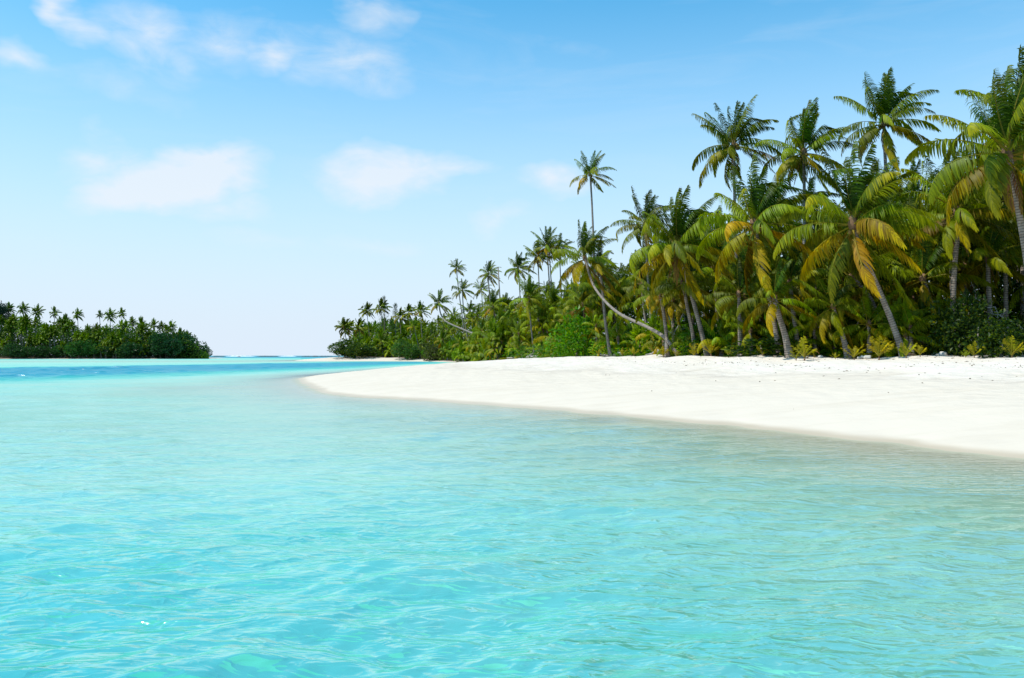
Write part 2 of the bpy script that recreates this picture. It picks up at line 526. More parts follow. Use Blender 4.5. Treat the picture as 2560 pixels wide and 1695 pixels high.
# ------------------------------------------------------------------ the lagoon
rs = [0.8]
while rs[-1] < 2.6:
    rs.append(rs[-1] * 1.06)
while rs[-1] < 60:
    rs.append(rs[-1] * 1.0062)
while rs[-1] < 215:
    rs.append(rs[-1] + 0.5)
while rs[-1] < 420:
    rs.append(rs[-1] * 1.013)
while rs[-1] < 30000:
    rs.append(rs[-1] * 1.16)
P, Q, rr = polar_grid(rs, 44, 540, 44)
dep = np.maximum(-terrain(P), 0.0)
cell = np.where(rr < 60, rr * 0.0062, np.where(rr < 215, np.maximum(0.30, rr * 0.0028), rr * 0.013))
h = np.zeros(len(P))
ox = np.zeros(len(P))
oy = np.zeros(len(P))
wr = np.random.default_rng(21)
gust = np.clip(0.75 + 0.35 * wob(P, 22.0, 31) + 0.2 * wob(P, 7.0, 33), 0.25, 1.5)
for k in range(84):
    lam = 0.16 * (4.2 / 0.16) ** wr.uniform(0, 1)
    th = wr.normal(R(-68), R(30))
    kx, ky = math.cos(th), math.sin(th)
    K = 2 * math.pi / lam
    amp = 0.0046 * lam ** 0.85 * wr.uniform(0.5, 1.3) * (0.62 if lam > 0.9 else 1.1)
    att = np.clip((lam / cell - 3.0) / 4.0, 0, 1)
    ph = K * (P[:, 0] * kx + P[:, 1] * ky) + wr.uniform(0, 6.28) + 0.9 * np.sin(0.37 * P[:, 0] / lam + 0.21 * P[:, 1] / lam + k)
    a = amp * att * gust * (1.0 + (3.2 * np.clip((dep - 1.1) / 1.5, 0, 1) * np.clip((rr - 30) / 20, 0, 1) if lam > 0.9 else 0.0))
    h += a * np.sin(ph)
    ox += a * kx * np.cos(ph)
    oy += a * ky * np.cos(ph)
shore = np.clip(dep / 0.5, 0.12, 1)
h *= shore
P2 = P + 0.9 * np.column_stack([ox, oy]) * shore[:, None]
me = np_mesh('lagoon_water', np.column_stack([P2, h]), Q, M_WATER)
fattr(me, 'depth', dep)
far_ = np.clip((rr - 20) / 160, 0, 1) ** 0.7
fattr(me, 'chop', 0.10 + 0.25 * far_)        # waves too small for the mesh there act as roughness
fattr(me, 'shine', 0.45 - 0.20 * far_)
water = link('lagoon_water', me)
tag(water, 'clear turquoise lagoon water with wind ripples', None, None, 'structure')
print('tris ground+water', len(Q) * 2)

# ------------------------------------------------------------------ palm fronds
WIND = np.array([0.93, -0.22, 0.0])
UP = np.array([0, 0, 1.0])


def nrm(v):
    return v / (np.linalg.norm(v) + 1e-9)


def frond_mesh(name, az, elev, seed, L=5.3, nl=58, segs=3, wid=0.088, droop=1.0, stiff=1.0, lmax=1.18, start=0.17, dead=False, wind=1.0):
    r = np.random.default_rng(seed)
    N = 16
    t = np.array([math.cos(elev) * math.cos(az), math.cos(elev) * math.sin(az), math.sin(elev)])
    side = np.array([-math.sin(az), math.cos(az), 0.0])
    p = np.zeros(3)
    pts, tans, sides = [p.copy()], [t.copy()], [side.copy()]
    ds = L / N
    twist = r.normal(0, 0.8)
    kink = int(r.integers(7, 13)) if (r.uniform() < 0.22 and L > 3) else -1
    gap0 = r.uniform(0.3, 1.6)
    ruffle, ph0 = r.uniform(-1, 1), r.uniform(0, 6.28)
    for i in range(N):
        s = (i + 1) / N
        flex = (0.04 + 0.96 * s ** 1.3) / stiff
        t = nrm(t + ds * flex * (np.array([0, 0, -0.48 * droop]) + 0.30 * wind * WIND) + ds * 0.03 * r.normal(0, 1, 3))
        if i == kink:
            t = nrm(t + np.array([0, 0, -0.9]) + 0.5 * WIND)
        p = p + t * ds
        side = nrm(side - t * np.dot(side, t))
        n = np.cross(t, side)
        side = nrm(side * math.cos(twist / N) + n * math.sin(twist / N))
        pts.append(p.copy())
        tans.append(t.copy())
        sides.append(side.copy())
    pts, tans, sides = map(np.array, (pts, tans, sides))
    V, F, al, va, ri = [], [], [], [], []
    # rachis, triangular section
    for i in range(0, N + 1, 2):
        s = i / N
        wdt = 0.075 * (1 - s) ** 1.3 + 0.010
        n = np.cross(tans[i], sides[i])
        b = len(V)
        V += [pts[i] + sides[i] * wdt, pts[i] - sides[i] * wdt, pts[i] - n * wdt * 0.9]
        al += [s] * 3
        va += [0.5] * 3
        ri += [1.0] * 3
        if i:
            for a_, b_ in ((0, 1), (1, 2), (2, 0)):
                F.append((b - 3 + a_, b - 3 + b_, b + b_, b + a_))
    for sg in (-1, 1):
        for k in range(nl):
            s = start + (1 - start) * (k + r.uniform(0, 0.7)) / nl
            s = min(s, 0.995)
            if r.uniform() < (0.22 if dead else 0.04) or (abs(s - gap0) < 0.05 and r.uniform() < 0.7):
                continue
            fi = s * N
            i = min(int(fi), N - 1)
            f = fi - i
            p = pts[i] * (1 - f) + pts[i + 1] * f
            t = nrm(tans[i] * (1 - f) + tans[i + 1] * f)
            sd = nrm(sides[i] * (1 - f) + sides[i + 1] * f)
            n = np.cross(t, sd)
            if n[2] < 0 and abs(t[2]) < 0.8:
                n = -n
            u = (s - start) / (1 - start)
            ang = R(66) - R(34) * u + r.normal(0, 0.07)
            ln = lmax * (0.42 + 0.58 * math.sin(math.pi * min(1, (0.12 + u * 0.86)) ** 0.85)) * r.uniform(0.86, 1.1) * (1.0 - 0.35 * u ** 3)
            d = nrm(t * math.cos(ang) + sg * sd * math.sin(ang) + n * 0.10 + ruffle * 0.28 * math.sin(7 * u + ph0) * WIND + r.normal(0, 0.09, 3))
            wv = nrm(np.cross(d, np.cross(t, d) + 1e-4))
            wv = nrm(t - d * np.dot(t, d))
            q = p.copy()
            b = len(V)
            rv = r.uniform()
            w0 = wid * r.uniform(0.85, 1.15)
            prof = (0.55, 1.0, 0.75, 0.0) if segs == 3 else (0.7, 1.0, 0.0)
            st = ln / segs
            for j in range(segs + 1):
                hw = prof[j] * w0 * 0.5
                if j == segs:
                    V.append(q.copy())
                    al.append(s)
                    va.append(rv)
                    ri.append(0)
                else:
                    V += [q - wv * hw, q + wv * hw]
                    al += [s * 0.85 + 0.15 * j / segs] * 2
                    va += [rv] * 2
                    ri += [0, 0]
                d = nrm(d + np.array([0, 0, -0.72 * droop * (1 + 0.2 * j)]) + 0.34 * wind * WIND)
                q = q + d * st
                wv = nrm(wv - d * np.dot(wv, d))
            for j in range(segs - 1):
                F.append((b + 2 * j, b + 2 * j + 1, b + 2 * j + 3, b + 2 * j + 2))
            j = segs - 1
            F.append((b + 2 * j, b + 2 * j + 1, b + 2 * j + 2, b + 2 * j + 2))
    V = np.array(V)
    me = bpy.data.meshes.new(name)
    faces = [f if f[2] != f[3] else f[:3] for f in F]
    me.from_pydata([tuple(v) for v in V], [], faces)
    me.materials.append(M_FROND)
    fattr(me, 'along', al)
    fattr(me, 'vary', va)
    fattr(me, 'rib', ri)
    me.polygons.foreach_set('use_smooth', np.ones(len(faces), bool))
    return me


NAZ = 10
KINDS = [R(82), R(64), R(46), R(28), R(8), R(-18), R(-48)]
LIB, LIBF = {}, {}
for ki, e in enumerate(KINDS):
    for a in range(NAZ):
        azm = 2 * math.pi * a / NAZ
        for v in range(2 if ki in (1, 2, 3, 4) else 1):
            stf = (2.4, 1.7, 1.15, 0.95, 0.9, 1.0, 1.1)[ki]
            LIB[ki, a, v] = frond_mesh('frond', azm, e, 100 + ki * 40 + a * 3 + v, stiff=stf, droop=(0.5, 0.8, 1, 1.05, 1.1, 1.0, 0.9)[ki])
        LIBF[ki, a] = frond_mesh('frond', azm, e, 900 + ki * 40 + a, nl=20, segs=2, wid=0.34, lmax=1.3, stiff=(2.4, 1.7, 1.15, 0.95, 0.9, 1.0, 1.1)[ki],
                                 droop=(0.5, 0.8, 1, 1.05, 1.1, 1.0, 0.9)[ki])
DEADLIB = [frond_mesh('frond', 2 * math.pi * a / 5, R(-66), 700 + a, L=3.6, nl=26, segs=2, wid=0.07, droop=1.6, lmax=0.7, dead=True, wind=0.4) for a in range(5)]
SAPLIB = [frond_mesh('frond', 2 * math.pi * a / 8, R(42 + 16 * (a % 3)), 800 + a, L=1.35, nl=15, segs=2, wid=0.05, droop=0.5, lmax=0.36, start=0.30, stiff=0.55, wind=0.4) for a in range(8)]


def tube(name, pts, radii, sides=10, mat=None, cap=True, lens=None):
    pts = [np.array(p, float) for p in pts]
    V, F, al = [], [], []
    n = len(pts)
    ref = np.array([1.0, 0, 0])
    acc = 0.0
    for i, p in enumerate(pts):
        t = nrm(pts[min(i + 1, n - 1)] - pts[max(i - 1, 0)])
        u = ref - t * np.dot(ref, t)
        if np.linalg.norm(u) < 1e-3:
            u = np.cross(t, [0, 1, 0])
        u = nrm(u)
        v = np.cross(t, u)
        ref = u
        if i:
            acc += np.linalg.norm(p - pts[i - 1])
        for k in range(sides):
            a = 2 * math.pi * k / sides
            V.append(tuple(p + radii[i] * (u * math.cos(a) + v * math.sin(a))))
            al.append(acc)
    for i in range(n - 1):
        for k in range(sides):
            k2 = (k + 1) % sides
            F.append((i * sides + k, i * sides + k2, (i + 1) * sides + k2, (i + 1) * sides + k))
    if cap:
        F.append(tuple(range(sides))[::-1])
        F.append(tuple((n - 1) * sides + k for k in range(sides)))
    me = bpy.data.meshes.new(name)
    me.from_pydata(V, [], F)
    if mat:
        me.materials.append(mat)
    me.polygons.foreach_set('use_smooth', np.ones(len(F), bool))
    fattr(me, 'along', al)
    return me


def lump(name, rad, seed, mat, sub=2, squash=(1, 1, 1), rough=0.25):
    import bmesh
    r = np.random.default_rng(seed)
    bm = bmesh.new()
    bmesh.ops.create_icosphere(bm, subdivisions=sub, radius=1.0)
    offs = r.normal(0, 1, (6, 3))
    ph = r.uniform(0, 6.28, 6)
    for v in bm.verts:
        c = np.array(v.co)
        k = 1 + rough * sum(math.sin(2.3 * np.dot(c, offs[i]) + ph[i]) for i in range(6)) / 4
        v.co = Vector((c[0] * rad * squash[0] * k, c[1] * rad * squash[1] * k, c[2] * rad * squash[2] * k))
    me = bpy.data.meshes.new(name)
    bm.to_mesh(me)
    bm.free()
    me.materials.append(mat)
    me.polygons.foreach_set('use_smooth', np.ones(len(me.polygons), bool))
    return me


HEART = lump('crown_heart', 0.30, 5, M_FIBRE, 2, (1, 1, 1.7), 0.35)
NUTS = [lump('coconut', 0.14, 40 + i, M_NUT, 1, (1, 1, 1.25), 0.1) for i in range(3)]


def crown_fronds(root, top, rad, nf, rnd, far=False, nd=1, yellow=1.0, tone=1.0, skip=(), gappy=0.0, lush=0.0):
    """parents the fronds of one crown to root; top is relative to root"""
    for k in range(nf):
        age = (k + 0.5) / nf
        a = k * 2.39996 + rnd.uniform(-0.3, 0.3) + rad * 3
        e = R(86) - R(124) * age ** 1.15 + rnd.gauss(0, 0.09)
        ki = min(range(7), key=lambda i: abs(KINDS[i] - e))
        if rnd.random() < gappy:
            continue
        ai = int(round(a / (2 * math.pi) * NAZ)) % NAZ
        if far:
            me = LIBF[ki, ai]
        else:
            me = LIB[ki, ai, rnd.randint(0, 1) if ki in (1, 2, 3, 4) else 0]
        o = link('frond', me, root)
        o.location = (top[0] + rnd.uniform(-0.08, 0.08), top[1] + rnd.uniform(-0.08, 0.08), top[2] - 0.5 * age * rad)
        o.rotation_euler = (rnd.gauss(0, 0.07), rnd.gauss(0, 0.07), rnd.uniform(-0.3, 0.3))
        s = rad * rnd.uniform(0.88, 1.1) * (0.82 + 0.25 * min(1, age * 2.2))
        o.scale = (s, s, s)
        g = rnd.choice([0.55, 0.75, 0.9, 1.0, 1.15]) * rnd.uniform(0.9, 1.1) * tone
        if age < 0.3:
            c = (0.042 * g, 0.092 * g, 0.010 * g, 0.12)  # upright young fronds: their backlit darkness is put into the colour
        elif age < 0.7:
            c = (0.150 * g, 0.208 * g, 0.009 * g, rnd.uniform(0.0, 0.6) ** 1.3 * yellow)  # outer fronds: sunlit brightness is put into the base colour
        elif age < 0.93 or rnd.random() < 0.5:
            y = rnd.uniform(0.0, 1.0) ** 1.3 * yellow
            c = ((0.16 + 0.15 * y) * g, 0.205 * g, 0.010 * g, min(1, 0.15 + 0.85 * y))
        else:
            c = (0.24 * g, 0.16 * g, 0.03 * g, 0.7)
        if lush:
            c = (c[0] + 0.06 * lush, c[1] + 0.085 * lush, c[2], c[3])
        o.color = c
    for k in range(nd):
        o = link('frond', DEADLIB[rnd.randint(0, 4)], root)
        o.location = (top[0], top[1], top[2] - 0.45 * rad)
        o.rotation_euler = (0, 0, rnd.uniform(0, 6.28))
        s = rad * rnd.uniform(0.7, 1.0)
        o.scale = (s, s, s)
        g = rnd.uniform(0.7, 1.2)
        o.color = (0.20 * g, 0.115 * g, 0.055 * g, 0.2)


def joined_crown(seed, nf=28):
    """a whole crown in one mesh, for palms too far off to show their fronds"""
    r = random.Random(seed)
    Vs, Fs, at_, base = [], [], {'along': [], 'vary': [], 'rib': []}, 0
    for k in range(nf):
        age = (k + 0.5) / nf
        e = R(86) - R(124) * age ** 1.15 + r.gauss(0, 0.09)
        ki = min(range(7), key=lambda i: abs(KINDS[i] - e))
        ai = int(round((k * 2.39996 + r.uniform(-0.3, 0.3)) / (2 * math.pi) * NAZ)) % NAZ
        me = LIBF[ki, ai]
        v = np.empty(len(me.vertices) * 3, np.float32)
        me.vertices.foreach_get('co', v)
        v = v.reshape(-1, 3) * r.uniform(0.85, 1.1)
        c_, s_ = math.cos(r.uniform(-.3, .3)), math.sin(r.uniform(-.3, .3))
        v = np.column_stack([v[:, 0] * c_ - v[:, 1] * s_, v[:, 0] * s_ + v[:, 1] * c_, v[:, 2] - 0.5 * age])
        Vs.append(v)
        Fs += [tuple(base + i for i in p.vertices) for p in me.polygons]
        base += len(v)
        for nm in at_:
            d = np.empty(len(v), np.float32)
            me.attributes[nm].data.foreach_get('value', d)
            if nm == 'vary':
                d = np.clip(d * 0.5 + r.uniform(-0.1, 0.6), 0, 1)
            if nm == 'along':
                d = d * min(1, 0.3 + age)
            at_[nm].append(d)
    me = bpy.data.meshes.new('crown')
    me.from_pydata(np.vstack(Vs).tolist(), [], Fs)
    me.materials.append(M_FROND)
    for nm in at_:
        fattr(me, nm, np.concatenate(at_[nm]))
    return me


CROWNS = [joined_crown(60 + i) for i in range(7)]
ORD = ('first second third fourth fifth sixth seventh eighth ninth tenth eleventh twelfth thirteenth fourteenth fifteenth sixteenth seventeenth eighteenth nineteenth '
       'twentieth').split()
for a_, b_ in (('twenty', 'thirtieth'), ('thirty', 'fortieth'), ('forty', 'fiftieth'), ('fifty', 'sixtieth'), ('sixty', 'seventieth'), ('seventy', 'eightieth'), ('eighty', 'ninetieth')):
    ORD += [a_ + '-' + o for o in ORD[:9]] + [b_]

n_palms = 0


def palm(crown, base_px, Y, label, group=None, L=4.8, nf=22, seed=None, bow=0.0, mid=None, yc=None, far=False, nd=1, nuts=0, yellow=1.0, tone=1.0, tr=0.15,
         cat='palm tree', gappy=0.0, name='coconut_palm', lush=0.0, whole=False):
    """crown: pixel of the growing tip; base_px: pixel column of the foot; Y: distance of the foot, yc: of the crown"""
    global n_palms
    n_palms += 1
    rnd = random.Random(seed if seed is not None else n_palms * 17 + 3)
    bx, by = depth_pt(base_px, Y)
    bz = gz(bx, by) - 0.12
    top = at(crown[0], crown[1], yc or Y)
    root = bpy.data.objects.new(name, None)
    root.empty_display_size = 0.5
    C.objects.link(root)
    root.location = (bx, by, bz)
    tag(root, label, cat, group)
    T = np.array([top.x - bx, top.y - by, top.z - bz])
    H = np.linalg.norm(T)
    if mid is None:
        c1 = T * 0.35 + np.array([bow * H, 0, 0]) + np.array([-T[0] * 0.10 + rnd.gauss(0, 0.02) * H, rnd.gauss(0, 0.02) * H, 0])
        c2 = T * 0.72 + np.array([bow * H + rnd.gauss(0, 0.012) * H, 0, 0]) + np.array([T[0] * 0.06, 0, 0])
        n = 22 if not far else 10
        pts = []
        for i in range(n + 1):
            u = i / n
            pts.append((1 - u) ** 3 * np.zeros(3) + 3 * (1 - u) ** 2 * u * c1 + 3 * (1 - u) * u * u * c2 + u ** 3 * T)
    else:
        ctrl = [np.zeros(3)] + [np.array(at(x, y, yy)) - np.array([bx, by, bz]) for x, y, yy in mid] + [T]
        pts = []
        m_ = len(ctrl)
        for i in range(m_ - 1):
            p0, p1, p2, p3 = ctrl[max(i - 1, 0)], ctrl[i], ctrl[i + 1], ctrl[min(i + 2, m_ - 1)]
            for j in range(6):
                u = j / 6
                pts.append(0.5 * (2 * p1 + (p2 - p0) * u + (2 * p0 - 5 * p1 + 4 * p2 - p3) * u * u + (3 * p1 - p0 - 3 * p2 + p3) * u ** 3))
        pts.append(T)
    n = len(pts) - 1
    radii = [tr * (1.0 - 0.28 * i / n) + tr * 1.1 * math.exp(-(i / n) * H / 0.45) for i in range(n + 1)]
    link('trunk', tube('trunk', pts, radii, 6 if far else 10, M_BARK), root)
    rad = L / 5.6
    if not whole and nf > 14:
        nf = int(nf * 1.3)
    if whole:
        o = link('crown', CROWNS[rnd.randrange(7)], root, tuple(T))
        o.rotation_euler = (rnd.gauss(0, 0.06), rnd.gauss(0, 0.06), rnd.uniform(-0.5, 0.5))
        o.scale = (rad, rad, rad)
        g = rnd.uniform(0.85, 1.2) * tone
        o.color = ((0.09 + 0.08 * lush) * g, (0.17 + 0.08 * lush) * g, 0.016 * g, 0.45 * yellow)
        return root
    ht = link('crown_heart', HEART, root, (T[0], T[1], T[2] - 0.25 * rad))
    ht.scale = (rad, rad, rad)
    ht.rotation_euler = (0, 0, rnd.uniform(0, 6))
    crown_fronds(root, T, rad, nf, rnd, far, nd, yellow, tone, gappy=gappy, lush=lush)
    for k in range(nuts):
        a = rnd.uniform(0, 6.28)
        o = link('coconut', NUTS[k % 3], root, (T[0] + 0.42 * rad * math.cos(a), T[1] + 0.42 * rad * math.sin(a), T[2] - rnd.uniform(0.35, 0.95) * rad))
        o.rotation_euler = (rnd.uniform(-.5, .5), rnd.uniform(-.5, .5), a)
    return root


# ---- the palms one can tell apart, near to far (pixels of the photograph)
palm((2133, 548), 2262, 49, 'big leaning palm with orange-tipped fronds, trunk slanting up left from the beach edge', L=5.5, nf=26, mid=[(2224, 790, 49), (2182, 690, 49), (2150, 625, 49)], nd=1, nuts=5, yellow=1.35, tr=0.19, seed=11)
palm((2128, 690), 2216, 53, 'shaded trunk leaning left just behind the big leaning palm', L=4.0, nf=16, mid=[(2196, 800, 53), (2172, 740, 53)], tone=0.75, tr=0.17, seed=12)  # low tone paints the shade into its fronds
palm((2396, 520), 2394, 50, 'upright grey-trunked palm beyond the dark shrubs near the picture edge', L=4.7, nf=24, mid=[(2383, 760, 50), (2387, 660, 50), (2395, 575, 50)], nd=2, nuts=4, yellow=1.0, tr=0.18, seed=13)
palm((2520, 372), 2588, 42, 'tallest palm at the picture edge, long fronds reaching left above the others', L=5.4, nf=28, mid=[(2572, 690, 42), (2548, 535, 42), (2530, 425, 42)], nd=2, nuts=5, yellow=1.15, tr=0.18, seed=14)
palm((2556, 285), 2630, 47, 'dark upright-fronded palm rising behind the tallest palm at the picture edge', L=5.0, nf=24, bow=0.01, yellow=0.7, tone=0.85, seed=15)
palm((2210, 300), 2262, 63, 'tall palm with a round wind-blown crown, second highest against the sky', L=4.5, nf=22, bow=-0.005, nd=2, nuts=7, yellow=0.7, seed=16, tr=0.16)
palm((2008, 375), 2022, 65, 'tall palm with hanging lower fronds, between the round-crowned one and the forked-looking one', L=4.6, nf=24, bow=0.0, nd=3, nuts=6, yellow=0.9, seed=17, tr=0.16)
palm((1835, 356), 1846, 67, 'tall dark palm standing clear of the others, long frond pointing right', L=4.4, nf=21, bow=-0.003, nd=2, nuts=8, yellow=0.6, tone=0.85, seed=18, tr=0.15)
palm((1886, 552), 1948, 55, 'broad palm with upright dark fronds and bright drooping yellow ones, beside the central palm', L=5.2, nf=26, bow=0.012, nd=1, nuts=5, yellow=1.25, tr=0.18, seed=19)
palm((1936, 742), 1974, 53, 'short stout palm with ragged crown on a trunk leaning left', L=3.3, nf=15, mid=[(1963, 840, 53), (1946, 785, 53)], nd=0, yellow=0.8, tr=0.22, seed=20)
palm((1692, 606), 1771, 62, 'central palm with a full crown on a long trunk leaning left', L=5.3, nf=28, mid=[(1738, 770, 62), (1712, 680, 62), (1700, 640, 62)], nd=3, nuts=8, yellow=0.95, tr=0.18, seed=21)
palm((1461, 640), 1700, 66, 'palm with a long low trunk sweeping up left in a curve', L=4.4, nf=20, mid=[(1664, 846, 67), (1619, 818, 70.5), (1552, 786, 76), (1511, 751, 80), (1481, 707, 83)], yc=84, nd=1, yellow=1.0, tr=0.16, seed=22)
palm((1496, 660), 1527, 84, 'pale straight trunk crossing behind the low sweeping one', L=3.6, nf=13, mid=[(1514, 810, 84), (1507, 735, 84), (1502, 690, 84)], nd=2, yellow=0.9, tr=0.16, seed=23)
palm((1475, 432), 1496, 112, 'tall slender palm with a small ragged crown, alone against the sky', L=3.9, nf=17, bow=-0.006, nd=2, nuts=3, yellow=0.9, tr=0.17, gappy=0.1, seed=24)
palm((1612, 556), 1640, 80, 'dark palm half hidden behind the upper left fronds of the central palm', L=4.0, nf=18, tone=0.7, yellow=0.5, seed=25)
palm((1367, 612), 1384, 165, 'tallest of the cluster of thin-trunked palms on the skyline', L=4.7, nf=18, far=False, yellow=0.9, seed=26, tr=0.17)
palm((1372, 620), 1392, 168, 'thin palm close behind the tallest of the skyline cluster', L=4.0, nf=12, yellow=0.7, seed=27, tr=0.15)
palm((1345, 640), 1356, 166, 'brownish palm at the left of the thin-trunked skyline cluster', L=4.2, nf=16, yellow=1.0, nd=3, seed=28, tr=0.15)
palm((1398, 622), 1412, 164, 'palm at the right of the thin-trunked skyline cluster', L=4.0, nf=15, yellow=0.9, nd=2, seed=29, tr=0.14)
palm((1295, 668), 1308, 188, 'dark bushy-crowned palm rising left of the skyline cluster', L=4.6, nf=22, yellow=0.4, tone=0.8, seed=30)
palm((1221, 682), 1242, 208, 'palm with a slightly bent trunk and one low frond reaching left', L=4.2, nf=18, bow=-0.01, yellow=0.5, seed=31, tr=0.2)
palm((1141, 668), 1166, 258, 'small-crowned palm highest above the middle of the grove', L=4.0, nf=15, yellow=0.6, seed=32, tr=0.2)
palm((1156, 724), 1182, 230, 'palm on a curved trunk just below the small-crowned one', L=4.2, nf=18, bow=-0.03, yellow=1.0, seed=33, tr=0.19)
palm((1203, 722), 1215, 240, 'low dark palm crown between the bent palm and the curved one', L=3.7, nf=16, yellow=0.5, seed=34)
palm((1097, 756), 1242, 200, 'palm on a nearly flat trunk leaning far out to the left', L=4.6, nf=20, mid=[(1219, 862, 202), (1185, 836, 206), (1152, 821, 212), (1116, 804, 220), (1102, 785, 224)], yc=225, yellow=1.0, seed=35, tr=0.24)
palm((1233, 762), 1246, 178, 'brownish palm in the middle of the grove below the bent one', L=4.4, nf=20, nd=3, yellow=1.1, seed=36)
palm((1322, 742), 1336, 132, 'palm with a fan of upright fronds below the skyline cluster', L=4.5, nf=22, yellow=0.5, lush=0.3, seed=37)
palm((1346, 796), 1356, 134, 'bright yellow-green palm with a short stout trunk', L=3.6, nf=16, nd=1, yellow=1.0, lush=1.0, seed=38, tr=0.3)
palm((1297, 832), 1300, 140, 'low lime-green palm beside the bright stout one', L=3.0, nf=14, nd=0, yellow=0.8, lush=0.9, seed=39)
palm((1240, 868), 1246, 150, 'young palm at the sand edge with fronds almost touching the beach', L=3.1, nf=15, nd=0, yellow=1.1, lush=0.6, seed=40, tr=0.2)
palm((1458, 758), 1466, 100, 'palm below the curved trunk crown, arching fronds reaching left', L=4.0, nf=20, yellow=1.1, nd=2, seed=41)
palm((1490, 812), 1494, 95, 'small bright palm in the shrubs left of the pale straight trunk', L=2.5, nf=12, nd=0, lush=0.9, seed=42)
palm((859, 816), 872, 322, 'outermost palm on the far point, leaning over the water', L=4.8, nf=20, bow=0.0, far=True, yellow=0.5, tone=0.85, seed=43, tr=0.2)
palm((868, 822), 884, 326, 'second palm on the far point beside the outermost one', L=4.6, nf=18, far=True, yellow=0.6, tone=0.85, seed=44, tr=0.2)
palm((897, 816), 905, 330, 'third palm from the tip of the far point', L=4.6, nf=20, far=True, yellow=0.8, seed=45)
palm((918, 776), 928, 345, 'spiky dark palm on the far point skyline', L=4.6, nf=20, far=True, yellow=0.3, tone=0.7, seed=46)
palm((953, 768), 960, 345, 'tallest dark palm on the far point', L=4.8, nf=20, far=True, yellow=0.3, tone=0.7, seed=47)
palm((1000, 790), 1006, 320, 'dark palm in the dip of the skyline past the far point', L=4.4, nf=18, far=True, yellow=0.4, tone=0.75, seed=48)
palm((1022, 780), 1028, 315, 'light palm left of the dip-edge brown one', L=4.2, nf=18, far=True, yellow=0.7, seed=49)
palm((1051, 776), 1060, 300, 'brown-fronded palm just left of the far-leaning one', L=4.4, nf=18, far=True, nd=3, yellow=1.1, seed=50)
palm((1035, 816), 1052, 285, 'bright small palm on a slanting trunk in the far grove', L=4.0, nf=16, far=False, yellow=1.0, lush=0.7, seed=51)
palm((955, 852), 958, 300, 'low palm with a wide fan of fronds near the far beach', L=4.0, nf=16, far=False, yellow=0.7, lush=0.3, seed=52)
palm((993, 866), 998, 289, 'lowest bright yellow-green palm on the far beach edge', L=3.8, nf=14, far=False, yellow=1.0, lush=0.9, nd=0, seed=53)

# shaded trunks in the front of the stand; tone darkens their fronds for shade
for (cx, cy_, bx_, Y_, mid_, lab, L_) in [
        (2306, 690, 2362, 52, [(2340, 800), (2320, 735)], 'dark trunk slanting left between the big leaning palm and the upright one', 3.8),
        (2412, 660, 2410, 55, [(2411, 780), (2411, 720)], 'thin upright trunk close behind the upright grey-trunked palm', 3.6),
        (2470, 640, 2476, 51, [(2475, 790), (2471, 710)], 'dark straight trunk beside the bare grey branches', 3.9),
        (2280, 740, 2284, 54, [(2283, 830), (2281, 790)], 'short dark trunk right of the big leaning palm foot', 3.2),
        (2304, 800, 2311, 51, [(2308, 845), (2304, 822)], 'stubby dark palm with a husky trunk by the V-shaped sapling', 2.0),
        (1848, 730, 1852, 58, [(1850, 830), (1848, 780)], 'straight dark trunk of a close pair right of the central palm', 3.4),
        (1864, 735, 1858, 59, [(1857, 830), (1860, 785)], 'paler trunk of the close pair right of the central palm', 3.0),
        (1976, 700, 1998, 55, [(1990, 830), (1981, 765)], 'trunk standing just behind the short stout palm', 3.4),
        (2104, 690, 2144, 56, [(2137, 805), (2122, 745)], 'thin dark trunk left of the shaded leaning one', 3.4),
        (2082, 760, 2122, 51.5, [(2108, 845), (2092, 800)], 'thick curved trunk leaning left from sprawling roots', 3.0),
        (1706, 700, 1740, 64, [(1731, 830), (1718, 765)], 'trunk leaning left beside the central palm', 3.8),
        (1650, 735, 1668, 67, [(1665, 830), (1658, 775)], 'upright trunk rising where the sweeping trunk starts', 3.2),
        (1682, 745, 1684, 71, [(1684, 830), (1681, 785)], 'slim trunk behind the foot of the sweeping trunk', 3.0)]:
    palm((cx, cy_), bx_, Y_, lab, None, L=L_, nf=15, mid=[(mx_, my_, Y_) for mx_, my_ in mid_], tone=0.85, yellow=0.8, nd=1, tr=0.17)
# lime young palms at the foot of the grove
yr = random.Random(64)
for k in range(44):
    px = 1262 + (2380 - 1262) * ((k + yr.uniform(0.1, 0.9)) / 44) ** 1.1
    Y = edge_y(px) * yr.choice([0.985, 1.0, 1.02, 1.05]) + 0.4
    zc = gz(*depth_pt(px, Y)) + yr.uniform(0.5, 2.4)
    palm((px, 889 - (zc - 2.0) / Y * FPX), px + 2, Y, '%s from the left of the lime young palms along the grove foot' % ORD[k], 'young palms along the grove foot', L=yr.uniform(2.2, 3.4), nf=yr.randint(9, 12), nd=0,
         yellow=yr.uniform(0.4, 1.3), lush=yr.uniform(0.5, 1.1), tr=0.14, name='young_palm')

